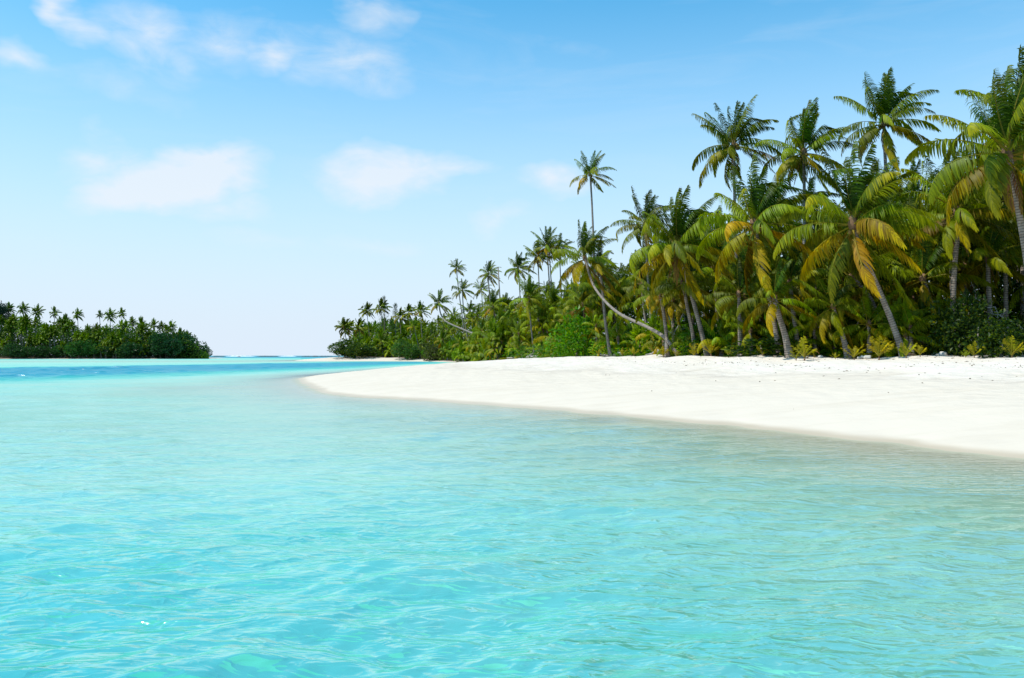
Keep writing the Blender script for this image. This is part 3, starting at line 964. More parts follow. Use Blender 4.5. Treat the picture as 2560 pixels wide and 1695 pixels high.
# ---- palms that fill the stand: each its own thing, told apart only by the part of the stand they are in
PROF = [(860, 850), (900, 812), (960, 800), (1000, 805), (1060, 800), (1120, 790), (1200, 765), (1280, 745), (1340, 735), (1420, 720), (1480, 690), (1560, 640), (1640, 620),
        (1720, 600), (1800, 560), (1900, 520), (2000, 500), (2100, 480), (2200, 490), (2300, 470), (2400, 450), (2480, 420), (2700, 400), (3500, 440)]
px_, py_ = zip(*PROF)
fr_ = random.Random(99)
ZONES = [(2680, 3500, 16, '%s palm of the stand going on past the picture edge', 'palms past the picture edge'),
         (2130, 2660, 22, '%s from the left of the shaded palms massed behind the big leaning one', 'palms in the dense stand behind the big leaning one'),
         (1780, 2130, 14, '%s from the left of the palms crowded between central and big leaning palm', 'palms in the stand right of the central palm'),
         (1500, 1780, 13, '%s from the left of the palms crowded in behind the central palm', 'palms behind the central palm'),
         (1290, 1500, 19, '%s from the left of the palms in the bright grove beneath the tall slender one', 'palms in the grove below the skyline cluster'),
         (1080, 1290, 26, '%s from the left of the palms massed around the far-leaning trunk', 'palms around the far-leaning trunk'),
         (884, 1080, 40, '%s from the left of the distant palms massed on the far point', 'palms on the far point')]
for (xa, xb, cnt, lab, grp) in ZONES:
    for k in range(cnt):
        px = xa + (xb - xa) * (k + fr_.uniform(0.1, 0.9)) / cnt
        ey = edge_y(px)
        back = (0.05, 0.28, 0.12, 0.40, 0.20)[k % 5]
        Y = ey * (1 + back) + 2
        topy = np.interp(px, px_, py_)
        basey = 884
        if px < 1500:
            lift = {0.05: 0.36, 0.12: 0.60, 0.20: 0.80, 0.28: 0.92, 0.40: 1.0}[back] + fr_.uniform(-0.14, 0.08)
        else:
            lift = fr_.uniform(0.3, 0.95) if back < 0.2 else fr_.uniform(0.65, 1.0)
        cyp = basey - (basey - topy - 12) * lift
        isfar = px < 1080
        palm((px + fr_.uniform(-18, 6), cyp), px + fr_.uniform(0, 14), Y, lab % ORD[k], grp, L=fr_.uniform(3.9, 5.0), nf=fr_.randint(15, 21), nd=fr_.randint(0, 2),
             yellow=fr_.uniform(0.2, 0.9), tone=fr_.uniform(0.75, 1.1), far=isfar, whole=isfar, lush=(fr_.uniform(0.2, 0.9) if 1060 < px < 1500 else fr_.uniform(0.0, 0.3)), tr=0.15 if not isfar else 0.2)

# low palms leaning over the sand on the far side of the inlet
for k in range(26):
    px = 872 + (1262 - 872) * (k + yr.uniform(0.1, 0.9)) / 26
    Y = edge_y(px) * yr.uniform(1.0, 1.03) + 1
    zc = gz(*depth_pt(px, Y)) + yr.uniform(1.2, 5.0)
    palm((px - yr.uniform(0, 5), 889 - (zc - 2.0) / Y * FPX), px, Y, '%s from the left of the low palms edging the far beach' % ORD[k], 'low palms edging the far beach', L=yr.uniform(3.2, 4.6), far=True, whole=True,
         yellow=yr.uniform(0.4, 1.2), lush=yr.uniform(0.0, 1.0), tone=yr.uniform(0.6, 1.05), tr=0.18)

# ------------------------------------------------------------------ the headless trunk on the skyline
bx, by = depth_pt(1254, 205)
sn = link('dead_palm_trunk', tube('dead_palm_trunk', [(0, 0, 0), (-0.2, 0, 9), (-0.5, 0, 17), (-0.9, 0, at(1245, 668, 205).z - gz(bx, by))], [0.3, 0.2, 0.16, 0.14], 8, M_BARK), None, (bx, by, gz(bx, by)))
tag(sn, 'bare headless palm trunk beside the bent palm', 'dead tree')


# ------------------------------------------------------------------ leaf clumps: shrubs, ground cover, jungle mass
def leaf_cloud(pts, normals, size, rnd, asp=0.5, jitter=0.6):
    """one kite-shaped, slightly folded leaf at each point -> V, F, vary"""
    n = len(pts)
    d = rnd.normal(0, 1, (n, 3)) * jitter + normals
    d[:, 2] -= 0.15
    d /= np.linalg.norm(d, axis=1)[:, None] + 1e-9
    s = np.cross(d, rnd.normal(0, 1, (n, 3)))
    s /= np.linalg.norm(s, axis=1)[:, None] + 1e-9
    up = np.cross(s, d)
    L = size * rnd.uniform(0.6, 1.3, n)
    W = L * asp
    a = pts
    b = pts + d * (L * 0.5)[:, None] + s * (W * 0.5)[:, None] + up * (L * 0.08)[:, None]
    c = pts + d * L[:, None] - up * (L * 0.12)[:, None]
    e = pts + d * (L * 0.5)[:, None] - s * (W * 0.5)[:, None] + up * (L * 0.08)[:, None]
    V = np.stack([a, b, c, e], 1).reshape(-1, 3)
    F = np.arange(4 * n).reshape(n, 4)
    va = np.repeat(rnd.uniform(0, 1, n), 4)
    al = np.tile([0, 0.5, 1.0, 0.5], n)
    return V, F, va, al


def foliage_mesh(name, pts, nor, size, rnd, **kw):
    V, F, va, al = leaf_cloud(pts, nor, size, rnd, **kw)
    me = np_mesh(name, V, F, M_LEAF, smooth=False)
    fattr(me, 'vary', va)
    fattr(me, 'along', al)
    fattr(me, 'rib', np.zeros(len(V)))
    return me


def shrub_mesh(seed, n=900, leaf=0.16, flat=0.8, lobes=9, spread=0.42, rmin=0.28, rmax=0.52):
    r = np.random.default_rng(seed)
    cs = r.normal(0, spread, (lobes, 3))
    cs[:, 2] = np.abs(cs[:, 2]) * flat + 0.35
    rad = r.uniform(rmin, rmax, lobes)
    w_ = rad ** 2
    idx = r.choice(lobes, n, p=w_ / w_.sum())
    v = r.normal(0, 1, (n, 3))
    v /= np.linalg.norm(v, axis=1)[:, None]
    q = cs[idx] + v * (rad[idx] * r.uniform(0.65, 1.05, n) ** 0.5)[:, None]
    q[:, 2] = np.maximum(q[:, 2], 0.02)
    return foliage_mesh('foliage', q, v, leaf, r)


SHRUBS = [shrub_mesh(300 + i, 1000 if i < 4 else 700, (0.15, 0.12, 0.18, 0.22, 0.30, 0.26)[i], 0.8) for i in range(6)]
FARSHRUBS = [shrub_mesh(340 + i, 4600, 0.11, 0.8, 26, 0.46, 0.16, 0.42) for i in range(3)]
LOWS = [shrub_mesh(330 + i, 500, 0.22, 0.25, 8) for i in range(3)]
STEM = tube('stem', [(0, 0, -0.1), (0.05, 0.02, 0.3), (0.15, -0.05, 0.7)], [0.035, 0.028, 0.012], 5, M_WOOD)


def shrub(px, Y, w_, h_, label, group, col, rnd, low=False, dx=0.0, mesh=None):
    x, y = depth_pt(px, Y)
    root = bpy.data.objects.new('shrub', None)
    C.objects.link(root)
    root.location = (x, y, gz(x, y) - 0.03)
    tag(root, label, 'shrub', group)
    me = (FARSHRUBS[SHRUBS.index(mesh) % 3] if mesh in SHRUBS and Y > 170 else mesh) or (FARSHRUBS[rnd.randrange(3)] if Y > 170 else None) or (LOWS if low else SHRUBS)[rnd.randrange(3 if low else 6)]
    o = link('foliage', me, root)
    o.scale = (w_, w_, h_)
    o.rotation_euler = (0, 0, rnd.uniform(0, 6.28))
    o.color = (*col, rnd.uniform(0.0, 0.5))
    s = link('stem', STEM, root)
    s.scale = (w_ * 0.8, w_ * 0.8, h_)
    s.rotation_euler = (0, 0, rnd.uniform(0, 6.28))
    return root


G_DARK, G_MID, G_BRI, G_LIME = (0.018, 0.045, 0.011), (0.040, 0.105, 0.012), (0.060, 0.170, 0.016), (0.14, 0.22, 0.014)  # G_DARK is set low to put the stand's inner shade into the leaves
sr = random.Random(5)
# shrubs one can tell apart
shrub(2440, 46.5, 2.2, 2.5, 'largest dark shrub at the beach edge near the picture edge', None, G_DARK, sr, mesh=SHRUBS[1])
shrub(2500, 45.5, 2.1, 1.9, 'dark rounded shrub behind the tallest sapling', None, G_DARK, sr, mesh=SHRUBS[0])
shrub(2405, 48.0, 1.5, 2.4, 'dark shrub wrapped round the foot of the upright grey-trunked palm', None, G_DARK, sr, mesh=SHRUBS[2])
shrub(2330, 55.0, 2.8, 1.9, 'glossy bright green shrub in the gap between shaded trunks', None, G_BRI, sr, mesh=SHRUBS[4])
shrub(2230, 57.0, 2.4, 1.7, 'bright green shrub behind the foot of the big leaning palm', None, G_BRI, sr, mesh=SHRUBS[4])
shrub(2090, 56.0, 2.2, 2.0, 'dark green shrub beside the sprawling shaded roots', None, G_MID, sr, mesh=SHRUBS[3])
shrub(1910, 55.0, 3.0, 1.1, 'low dark bush along the sand before the short stout palm', None, G_DARK, sr, low=True)
shrub(1850, 64.0, 2.6, 2.4, 'mid green shrub in the gap right of the central trunk', None, G_MID, sr, mesh=SHRUBS[3])
shrub(1640, 77.0, 2.2, 2.7, 'lime green shrub behind the low sweeping trunk', None, G_LIME, sr, mesh=SHRUBS[5])
shrub(1440, 98.0, 4.2, 4.4, 'broad leafy bright green bush left of the pale straight trunk', None, G_BRI, sr, mesh=SHRUBS[0])
shrub(1400, 112.0, 4.0, 2.0, 'low spreading bush above the brown frond heap', None, G_MID, sr, mesh=SHRUBS[1])
shrub(1030, 283.0, 5.5, 4.6, 'round grey-green bush on the far beach', None, (0.04, 0.10, 0.03), sr, mesh=SHRUBS[1])
shrub(905, 300.0, 9.5, 4.6, 'widest rounded bush on the far point', None, G_DARK, sr, mesh=SHRUBS[1])
shrub(868, 308.0, 3.6, 3.4, 'dark bush closing the tip of the far point', None, G_DARK, sr, mesh=SHRUBS[0])
shrub(1085, 268.0, 6.0, 4.6, 'brownish bush at the head of the inlet', None, (0.05, 0.06, 0.025), sr, mesh=SHRUBS[2])
SZ = [(2640, 3500, 18, '%s shrub of the stand going on past the picture edge', 'shrubs past the picture edge'),
      (2060, 2640, 26, '%s from the left of the dark shrubs shaded by the dense stand', 'shrubs shaded by the dense stand'),
      (1760, 2060, 20, '%s from the left of the shrubs under the stand right of the central palm', 'shrubs right of the central palm'),
      (1480, 1760, 20, '%s from the left of the bright shrubs around the low sweeping trunk', 'shrubs around the sweeping trunk'),
      (1260, 1480, 24, '%s from the left of the shrubs under the bright grove', 'shrubs of the bright grove'),
      (1090, 1260, 9, '%s from the left of the shrubs below the far-leaning trunk', 'shrubs by the far-leaning trunk'),
      (876, 1090, 13, '%s from the left of the distant shrubs lining the far beach', 'shrubs lining the far beach')]
for (xa, xb, cnt, lab, grp) in SZ:
    for k in range(cnt):
        px = xa + (xb - xa) * (k + sr.uniform(0, 1)) / cnt
        ey = edge_y(px)
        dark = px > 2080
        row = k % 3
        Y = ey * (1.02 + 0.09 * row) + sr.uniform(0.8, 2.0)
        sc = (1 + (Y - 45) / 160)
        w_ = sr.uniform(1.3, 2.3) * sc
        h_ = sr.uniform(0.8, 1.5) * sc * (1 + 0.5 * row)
        col = sr.choice([G_DARK, G_MID, G_MID, G_BRI]) if dark else sr.choice([G_MID, G_BRI, G_BRI, G_LIME])  # shade of the stand and the sunlit clearing painted as leaf colour
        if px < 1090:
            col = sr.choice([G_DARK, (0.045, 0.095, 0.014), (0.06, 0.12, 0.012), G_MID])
            h_ *= 0.75
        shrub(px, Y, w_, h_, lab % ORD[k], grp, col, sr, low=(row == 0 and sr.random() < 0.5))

# jungle interior: dense leaves and trailing fronds nobody could count
jr = np.random.default_rng(77)
N_J = 112000
jpx = 1.0 * jr.uniform(868, 3500, N_J)
jey = np.interp(jpx, TREE_PX, TREE_Y)
jY = jey * (1.10 + jr.uniform(0, 0.62, N_J)) + 3
jx = (jpx - 1280) / FPX * jY
jtop = np.interp(jpx, px_, py_)
toph = (889 - jtop) / FPX * jY
u = jr.uniform(0, 1, N_J)
lump_n = wob(np.column_stack([jpx, jY * 2]), 90.0, 61)
jh = toph * (np.interp(jpx, [845, 1400, 1700, 3500], [0.86, 0.84, 0.70, 0.66]) + 0.08 * lump_n) * u
keep = np.ones(N_J, bool)
# near stand: the understorey is open below the crowns
jz = terrain(np.column_stack([jx, jY])) + np.maximum(jh, 0.1)
pts = np.column_stack([jx, jY, jz])[keep]
nor = np.tile([0, -0.4, 0.5], (len(pts), 1))
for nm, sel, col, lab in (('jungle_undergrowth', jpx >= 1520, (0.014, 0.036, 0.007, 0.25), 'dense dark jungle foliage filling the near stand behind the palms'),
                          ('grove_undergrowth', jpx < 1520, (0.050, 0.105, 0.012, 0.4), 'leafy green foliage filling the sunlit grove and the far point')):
    q_ = pts[sel]
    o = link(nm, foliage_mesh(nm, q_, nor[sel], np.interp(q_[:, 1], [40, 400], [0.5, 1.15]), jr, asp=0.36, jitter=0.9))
    o.color = col  # near mass coloured dark for interior shade, grove mass lighter for sun
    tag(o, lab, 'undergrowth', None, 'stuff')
# creeping green cover where the sand begins
cr = random.Random(91)
for k in range(36):
    px = 1270 + (2580 - 1270) * (k + cr.uniform(0, 1)) / 36
    Y = edge_y(px) * cr.uniform(0.985, 1.015)
    w_ = cr.uniform(0.5, 1.15) * (1 + (Y - 45) / 90)
    shrub(px, Y, w_, w_ * cr.uniform(0.28, 0.55), '%s from the left of the low creepers where the sand begins' % ORD[k], 'low creepers along the sand edge',
          cr.choice([G_MID, G_BRI, G_LIME, (0.16, 0.17, 0.012)]) if px < 2330 else cr.choice([G_DARK, G_MID, G_BRI]), cr, low=True)  # brighter leaf colours stand in for sunlight on the open stretch

# ------------------------------------------------------------------ saplings along the top of the beach
SAP = [(2529, 1.45, 44.5, 'tallest palm sapling, frayed stem, alone on the sand near the picture edge', 0.9), (2435, 0.75, 46, 'small spreading sapling before the largest dark shrub', 0.9), (2414, 0.5, 46.3, 'tiny green sapling left of the small spreading one', 0.3),
       (2300, 0.85, 48, 'thin V-shaped sapling right of the leaning palm foot', 1.2), (2265, 0.95, 47.4, 'yellow-green sapling in front of the leaning palm foot', 0.8), (2197, 1.15, 47.4, 'orange-leaved sapling with one frond bent right', 1.6),
       (2135, 0.8, 49, 'thin upright sapling left of the orange-leaved one', 1.2), (2088, 0.4, 50.5, 'tiny sapling at the edge of the shaded roots', 1.0), (2011, 1.1, 50, 'taller sapling of the side-by-side pair', 0.9), (1990, 0.95, 50.3, 'shorter sapling of the side-by-side pair', 0.9),
       (1907, 0.7, 55, 'ragged brown-stemmed sapling before the low dark bush', 1.4), (1821, 1.0, 58.5, 'bright fan-shaped sapling right of the central trunk', 0.4), (1777, 1.05, 60, 'orange sapling below the foot of the central palm', 1.5), (1735, 1.2, 63, 'wide yellow sapling left of the central trunk foot', 1.3),
       (1694, 0.9, 65, 'orange spreading sapling at the foot of the sweeping trunk', 1.5), (1658, 0.95, 68, 'thin orange sapling left of the sweeping trunk foot', 1.5), (1632, 1.4, 73, 'arching yellow sapling with long curled fronds', 1.2), (1585, 1.1, 78, 'yellow sapling in the litter left of the arching one', 1.3),
       (1556, 1.2, 82, 'olive sapling right of the pale straight trunk foot', 0.9), (1500, 1.2, 90, 'small yellow sapling left of the pale straight trunk foot', 1.2), (1440, 1.3, 104, 'leafy yellow-green sapling in the low bushes', 0.9)]
rnd = random.Random(31)
STEMS = tube('stem', [(0, 0, -0.08), (0.01, 0, 0.12), (0.0, 0.01, 0.3)], [0.055, 0.045, 0.03], 6, M_FIBRE)
for (px, hgt, Y, lab, yel) in SAP:
    Y *= rnd.uniform(0.955, 0.992)
    hgt *= rnd.uniform(0.55, 1.05)
    x, y = depth_pt(px, Y)
    root = bpy.data.objects.new('palm_sapling', None)
    C.objects.link(root)
    root.location = (x, y, gz(x, y))
    tag(root, lab, 'sapling', 'saplings along the top of the beach')
    st = link('stem', STEMS, root)
    st.scale = (hgt, hgt, hgt)
    for k in range(rnd.randint(6, 9)):
        o = link('frond', SAPLIB[(k * 3) % 8], root, (0, 0, 0.24 * hgt))
        s = hgt * rnd.uniform(0.6, 0.95)
        o.scale = (s, s, s)
        o.rotation_euler = (rnd.gauss(0, 0.1), rnd.gauss(0, 0.1), rnd.uniform(-0.4, 0.4))
        g = rnd.uniform(0.85, 1.2)
        o.color = ((0.15 + 0.10 * min(yel, 1.4)) * g, 0.24 * g, 0.015, min(1, 0.35 * yel))

# ------------------------------------------------------------------ driftwood, dead branches, stones, frond heaps


def log_thing(name, a, b, r0, r1, mat, label, cat, twigs=0, seed=0, sag=0.05):
    r = np.random.default_rng(seed)
    a, b = np.array(a, float), np.array(b, float)
    root = bpy.data.objects.new(name, None)
    C.objects.link(root)
    root.location = tuple(a)
    tag(root, label, cat)
    n = 9
    pts = [(b - a) * i / n + r.normal(0, 0.03, 3) * np.linalg.norm(b - a) * (0 < i < n) + np.array([0, 0, sag * math.sin(math.pi * i / n)]) for i in range(n + 1)]
    link('trunk' if twigs == 0 else 'limb', tube('limb', pts, [r0 + (r1 - r0) * i / n for i in range(n + 1)], 7, mat), root)
    for k in range(twigs):
        i = r.integers(2, n)
        d = nrm(r.normal(0, 1, 3) * np.array([1, 0.6, 0.8]) + (b - a) / np.linalg.norm(b - a) * 0.6)
        ln = r.uniform(0.6, 1.7)
        tp = [pts[i], pts[i] + d * ln * 0.5 + r.normal(0, 0.08, 3), pts[i] + d * ln + r.normal(0, 0.15, 3)]
        link('twig', tube('twig', tp, [r1 * 1.1, r1 * 0.7, 0.008], 5, mat), root)
    return root


def gpt(px, Y, dz=0.0):
    x, y = depth_pt(px, Y)
    return (x, y, gz(x, y) + dz)


log_thing('driftwood_log', gpt(1268, 141, 0.1), gpt(1354, 126, 0.28), 0.07, 0.24, M_WOOD, 'long pale driftwood log lying on the sand edge below the frond heap', 'driftwood', seed=1)
log_thing('driftwood_log', gpt(1505, 86.5, 0.1), gpt(1556, 82.5, 0.16), 0.12, 0.16, M_WOOD, 'weathered log at the foot of the pale straight trunk', 'driftwood', seed=2)
log_thing('driftwood_log', gpt(1615, 71.5, 0.08), gpt(1650, 69.5, 0.3), 0.06, 0.10, M_WOOD, 'bleached curved stick near the arching sapling', 'driftwood', seed=3)
log_thing('driftwood_log', gpt(2144, 49.6, 0.06), gpt(2176, 49.2, 0.12), 0.09, 0.10, M_STONE, 'short white log behind the thin upright sapling', 'driftwood', seed=4)
log_thing('driftwood_log', gpt(2288, 47.6, 0.05), gpt(2262, 47.0, 0.22), 0.05, 0.07, M_DEBRIS, 'dark broken branch beside the yellow-green sapling', 'driftwood', seed=5)
log_thing('dead_branch', gpt(2560, 49.8, 1.5), tuple(at(2428, 738, 51)), 0.06, 0.022, M_DEADWOOD, 'bare grey branch reaching left among the shaded trunks', 'branch', 7, 6)
log_thing('dead_branch', gpt(2545, 50.5, 1.0), tuple(at(2476, 772, 50)), 0.05, 0.02, M_DEADWOOD, 'low bare grey branch under the first one', 'branch', 5, 7)
log_thing('dead_branch', gpt(2108, 55.5, 0.6), tuple(at(2175, 765, 53)), 0.06, 0.022, M_DEADWOOD, 'thin grey branch behind the shaded leaning trunk', 'branch', 5, 8)
log_thing('dead_branch', gpt(1672, 68, 0.5), tuple(at(1715, 770, 68)), 0.05, 0.022, M_DEADWOOD, 'curved pale branch left of the central trunk', 'branch', 4, 9)
for i, (px, Y, s, lab) in enumerate([(2358, 47.6, 0.22, 'roundest white coral stone at the litter edge'), (2387, 48.6, 0.19, 'pale stone at the foot of the upright grey-trunked palm'), (2347, 48.2, 0.17, 'flat grey stone left of the roundest white one'),
                                     (2336, 49.3, 0.16, 'small pale stone farther back in the litter'), (2366, 48.6, 0.16, 'grey stone touching the shade behind the roundest one'), (2484, 46.2, 0.18, 'pale stone left of the tallest sapling'),
                                     (2510, 46.4, 0.2, 'stone just behind the tallest sapling'), (2552, 45.6, 0.24, 'pale stone at the very picture edge'), (2052, 51.5, 0.17, 'white stone beyond the pair of saplings'), (2168, 49.2, 0.2, 'stone beside the short white log')]):
    x, y = depth_pt(px, Y)
    st = link('coral_stone', lump('coral_stone', s, 500 + i, M_STONE, 2, (1.25, 1, 0.75), 0.3), None, (x, y, gz(x, y) + s * 0.35))
    tag(st, lab, 'stone', 'coral stones at the litter edge')
# heap of fallen brown fronds
for (px, Y, n, lab) in [(1385, 121, 9, 'heap of dry brown palm fronds on the beach edge below the low bush'), (1640, 70.5, 6, 'dry brown fronds strewn by the arching sapling'), (1800, 64, 6, 'pale dry fronds in the gap right of the central trunk'), (2040, 52.0, 4, 'dry brown fronds by the pair of saplings'),
                        (1540, 84, 5, 'dry brown fronds around the weathered log'), (1905, 55.4, 4, 'dry brown fronds by the ragged sapling')]:
    x, y = depth_pt(px, Y)
    root = bpy.data.objects.new('frond_heap', None)
    C.objects.link(root)
    root.location = (x, y, gz(x, y) + 0.05)
    tag(root, lab, 'dead fronds')
    for k in range(n):
        o = link('frond', DEADLIB[k % 5], root, (rnd.uniform(-1.5, 1.5) * Y / 90, rnd.uniform(-0.6, 0.6), 0.15 + 0.1 * rnd.random()))
        s = rnd.uniform(0.55, 0.85) * (1.35 if Y > 100 else 0.8)
        o.scale = (s, s, s * 0.25)
        o.rotation_euler = (R(90) * rnd.choice([0, 0, 0.25]), R(-62), rnd.uniform(0, 6.28))
        o.color = (0.22, 0.135, 0.075, 0.1)

# litter of leaves and husks along the vegetation edge, and drift bits on the sand
lr = np.random.default_rng(8)


def scatter_bits(name, px, Y, size, mat, flat=0.35):
    x = (px - 1280) / FPX * Y
    z_ = terrain(np.column_stack([x, Y]))
    n = len(px)
    c = np.column_stack([x, Y, z_ + size * flat * 0.35])
    a = lr.uniform(0, 6.28, n)
    d = np.column_stack([np.cos(a), np.sin(a), lr.normal(0, 0.15, n)])
    s = np.column_stack([-np.sin(a), np.cos(a), lr.normal(0, 0.15, n)])
    L = size[:, None] * lr.uniform(0.6, 1.6, n)[:, None]
    W = size[:, None] * lr.uniform(0.25, 0.6, n)[:, None]
    t = np.array([0, 0, 1.0]) * (size * flat)[:, None]
    V = np.stack([c - d * L - t * .3, c + s * W - t * .3, c + d * L - t * .3, c - s * W - t * .3, c + t], 1).reshape(-1, 3)
    b = np.arange(n)[:, None] * 5
    F = np.concatenate([b + [0, 1, 4], b + [1, 2, 4], b + [2, 3, 4], b + [3, 0, 4]])
    return np_mesh(name, V, F, mat, smooth=False)


n = 2600
px = lr.uniform(1290, 2620, n)
Yl = np.interp(px, TREE_PX, TREE_Y) * (0.992 + np.abs(lr.normal(0, 0.035, n)))
o = link('leaf_litter', scatter_bits('leaf_litter', px, Yl, lr.uniform(0.05, 0.17, n), M_LITTER))
tag(o, 'brown leaf litter and husks along the top of the beach', 'litter', None, 'stuff')
n = 700
px = lr.uniform(1000, 2620, n)
ey = np.interp(px, TREE_PX, TREE_Y)
Yl = ey * np.where(lr.uniform(0, 1, n) < 0.55, 1 - np.abs(lr.normal(0, 0.07, n)), np.where(lr.uniform(0, 1, n) < 0.6, 0.74 + 0.02 * np.sin(px / 90.0) + lr.normal(0, 0.018, n), 1 - np.abs(lr.normal(0, 0.3, n))))
x = (px - 1280) / FPX * Yl
ok = (terrain(np.column_stack([x, Yl])) > 0.35)
px, Yl = px[ok], Yl[ok]
o = link('beach_debris', scatter_bits('beach_debris', px, Yl, lr.uniform(0.018, 0.06, len(px)) * (1 + Yl / 90), M_DEBRIS))
tag(o, 'small dark bits of drift debris scattered on the white sand', 'debris', None, 'stuff')

# ------------------------------------------------------------------ feathery ironwood tops beyond the far point
for (px, py, Y, lab) in [(960, 742, 352, 'feathery thin treetop highest on the far point'), (988, 760, 345, 'smaller feathery treetop in the skyline dip of the far point')]:
    x, y = depth_pt(px, Y)
    zb = gz(x, y)
    top = at(px, py, Y).z - zb
    root = bpy.data.objects.new('ironwood_tree', None)
    C.objects.link(root)
    root.location = (x, y, zb)
    tag(root, lab, 'tree', 'feathery trees on the far point')
    link('trunk', tube('trunk', [(0, 0, 0), (0.2, 0, top * .5), (0, 0, top)], [0.35, 0.2, 0.04], 7, M_BARK), root)
    n = 700
    hh = top * (0.45 + 0.55 * jr.uniform(0, 1, n))
    rad = (1 - (hh / top)) * 5.5 + 0.4
    a = jr.uniform(0, 6.28, n)
    rr_ = rad * jr.uniform(0, 1, n) ** 0.6
    q = np.column_stack([rr_ * np.cos(a), rr_ * np.sin(a), hh])
    c = link('crown', foliage_mesh('crown', q, np.tile([0, 0, 0.9], (n, 1)), 1.1, jr, asp=0.10, jitter=0.5), root)
    c.color = (0.03, 0.055, 0.03, 0.0)

# ------------------------------------------------------------------ the island across the lagoon
ISL = [(57, 774, 520, 'bushy double palm crown near the picture edge on the far island'), (93, 780, 520, 'spreading palm second on the far island skyline'), (136, 782, 520, 'slender palm clear of the far island canopy with flat crown'),
       (194, 787, 525, 'lone flat-topped palm in the widest gap of the island skyline'), (249, 787, 525, 'smallest thin palm on the island skyline'), (275, 790, 520, 'broad dark palm left of the tallest thin island palm'),
       (303, 784, 530, 'tallest thin palm on the island skyline with frond pointing right'), (330, 808, 520, 'first palm of the even row right of the tallest thin one'), (352, 810, 520, 'second palm of the even island row'),
       (383, 814, 520, 'third palm of the even island row'), (404, 818, 522, 'fourth palm of the even island row, trunk showing against sky'), (427, 819, 522, 'last palm of the even island row'),
       (451, 837, 518, 'upper of the two palms stepping down the island end'), (468, 843, 518, 'lower of the two palms stepping down the island end'), (22, 772, 515, 'dark palm beside the tall tree at the picture edge'), (164, 800, 515, 'low round palm in the middle island skyline')]
for i, (px, py, Y, lab) in enumerate(ISL):
    palm((px, py), px + 3, Y, lab, 'palms on the island skyline', L=(5.4, 5.6, 4.6, 4.8, 3.4, 5.6, 4.4, 5.0, 5.4, 5.2, 4.6, 5.4, 5.0, 4.8, 5.2, 4.6)[i], nf=16, far=True, nd=1, yellow=0.35, tone=0.85, tr=0.25, seed=400 + i, whole=True)
ipx = [-80, 0, 60, 130, 200, 260, 320, 380, 430, 470, 500, 524]
ipy = [770, 785, 790, 799, 815, 808, 812, 818, 826, 844, 862, 884]
ir = random.Random(12)
for k in range(84):
    px = -40 + 500 * (k + ir.uniform(0, 1)) / 84
    tp = np.interp(px, ipx, ipy)
    f = ir.choice([0.3, 0.45, 0.6, 0.72, 0.85, 0.95]) + ir.uniform(-0.08, 0.03)
    px += ir.uniform(-8, 8)
    Y = 481 + 9 * f + max(0, (px - 300)) * 0.09
    palm((px, 893 - (893 - tp) * f), px + ir.uniform(-3, 6), Y, '%s palm from the left within the canopy of the far island' % ORD[k], 'palms of the island canopy', L=ir.uniform(4.0, 5.2), nf=14, far=True, nd=ir.randint(0, 1),
         yellow=ir.uniform(0.2, 0.7), tone=ir.uniform(0.55, 1.0), lush=ir.uniform(0.0, 0.4), tr=0.22, seed=500 + k, whole=True)
for i, (px, Y, w_, h_, lab) in enumerate([(205, 486, 9, 7.5, 'round green bush at the island waterline'), (250, 489, 8, 7, 'second green bush at the island waterline'), (330, 490, 12, 9, 'broad dark bush under the even palm row'), (380, 494, 13, 10, 'tall dark bush left of the island end'),
                                          (430, 500, 13, 11.5, 'tall rounded bush below the stepping palms'), (470, 506, 12, 9.5, 'rounded bush near the island end'), (496, 512, 7, 6, 'last but one bush at the island end'), (507, 514, 4, 4.2, 'bush overhanging the water at the island end'),
                                          (285, 490, 9, 6, 'dark bush below the tallest thin palm'), (150, 486, 10, 6, 'dark bush left of the round green one'), (95, 484, 10, 5, 'low dark bush in the island shade'), (40, 484, 11, 5.5, 'low dark bush near the picture edge on the island')]):
    shrub(px, Y, w_, h_, lab, None, (0.018, 0.055, 0.022) if i not in (0, 1) else (0.03, 0.10, 0.03), ir, mesh=SHRUBS[i % 2])
N_I = 42000
ix = np.random.default_rng(3)
px = ix.uniform(-120, 520, N_I)
Yi = 492 + ix.uniform(0, 45, N_I)
tp = np.interp(px, ipx, ipy)
hh = (891 - tp) / FPX * Yi * 0.83 * ix.uniform(0, 1, N_I) * (1 + 0.12 * wob(np.column_stack([px, Yi * 2]), 40.0, 71))
x = (px - 1280) / FPX * Yi
zt = terrain(np.column_stack([x, Yi]))
q = np.column_stack([x, Yi, np.maximum(zt, 0.1) + hh])
o = link('island_canopy', foliage_mesh('island_canopy', q, np.tile([0, -0.5, 0.5], (N_I, 1)), 1.2, ix, asp=0.7, jitter=0.9))
o.color = (0.032, 0.085, 0.020, 0.3)
tag(o, 'dense green canopy covering the island across the lagoon', 'canopy', None, 'stuff')
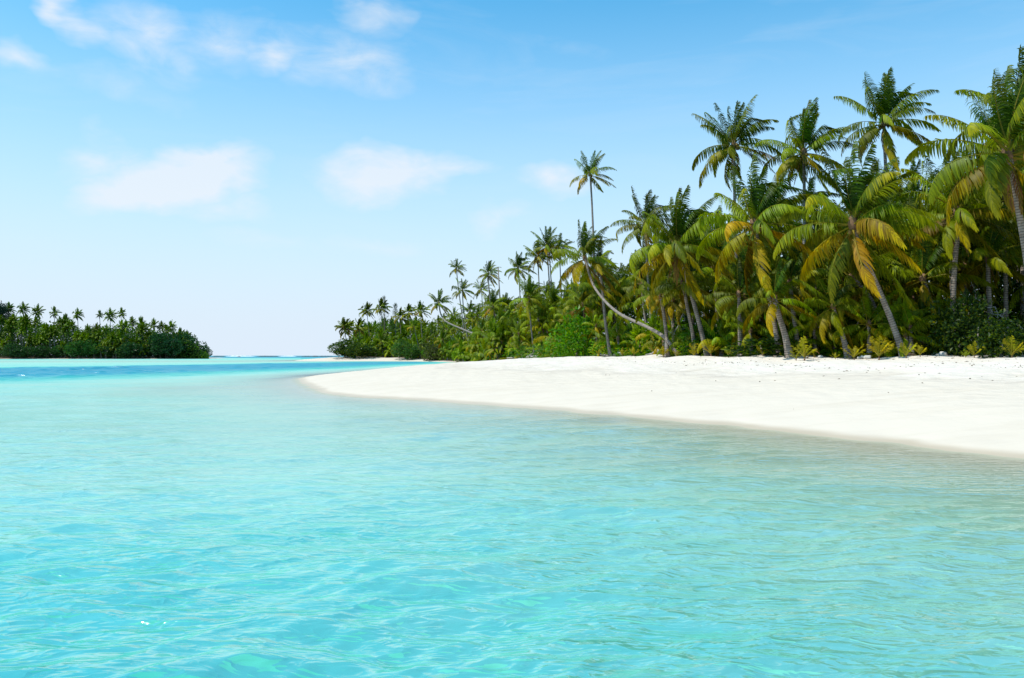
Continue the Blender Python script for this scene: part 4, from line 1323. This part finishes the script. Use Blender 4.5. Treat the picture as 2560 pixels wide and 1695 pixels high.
# the tall broad tree at the picture edge
x, y = depth_pt(0, 510)
root = bpy.data.objects.new('broad_tree', None)
C.objects.link(root)
root.location = (x, y, gz(x, y))
tag(root, 'tall dark broad-leaved tree at the picture edge on the island', 'tree')
link('trunk', tube('trunk', [(0, 0, 0), (0.5, 0, 14), (0, 0, 30)], [0.8, 0.5, 0.15], 8, M_BARK), root)
for k, (dx, dz, s) in enumerate([(0, 25, 7), (-6, 21, 6), (4, 20, 5.5), (7, 15, 5)]):
    c = link('crown', FARSHRUBS[k % 3], root, (dx, 0, dz))
    c.scale = (s, s, s)
    c.color = (0.015, 0.035, 0.02, 0.0)

# ------------------------------------------------------------------ reef and surf on the horizon
rf = np.random.default_rng(4)


def ridge(name, px0, px1, Y, hgt, mat, label, cat, n=40, wd=9.0, z0=-0.5):
    V, F = [], []
    for i in range(n + 1):
        px = px0 + (px1 - px0) * i / n
        x, y = depth_pt(px, Y)
        e = min(1, 4 * i / n, 4 * (n - i) / n)
        hh = hgt * e * rf.uniform(0.45, 1.15)
        V += [(x, y - wd, z0), (x, y - wd * 0.3, hh * 0.8), (x, y + wd * 0.3, hh), (x, y + wd, z0)]
        if i:
            b = 4 * i
            for k in range(3):
                F.append((b - 4 + k, b + k, b + k + 1, b - 3 + k))
    me = bpy.data.meshes.new(name)
    me.from_pydata(V, [], F)
    me.materials.append(mat)
    return tag(link(name, me), label, cat)


ridge('reef_rock', 527, 566, 1500, 1.5, M_REEF, 'low dark reef rock just off the island end', 'reef rock')
ridge('reef_rock', 592, 602, 1150, 1.0, M_REEF, 'small isolated dark rock in the gap to the open sea', 'reef rock', 12, 6)
ridge('reef_rock', 638, 704, 1500, 1.7, M_REEF, 'dark reef bar in the middle of the gap', 'reef rock')
ridge('reef_rock', 736, 850, 1400, 1.7, M_REEF, 'longest dark reef bar running behind the far point', 'reef rock')
for (a, b, lab) in [(562, 640, 'white breaking surf left of the middle reef bar'), (696, 742, 'white breaking surf between the two reef bars')]:
    ridge('breaking_wave', a, b, 2000, 1.5, M_FOAM, lab, 'wave')

print('objects', len(bpy.data.objects), 'palms', n_palms, 'mesh tris', sum(len(m.loops) - 2 * len(m.polygons) for m in bpy.data.meshes))
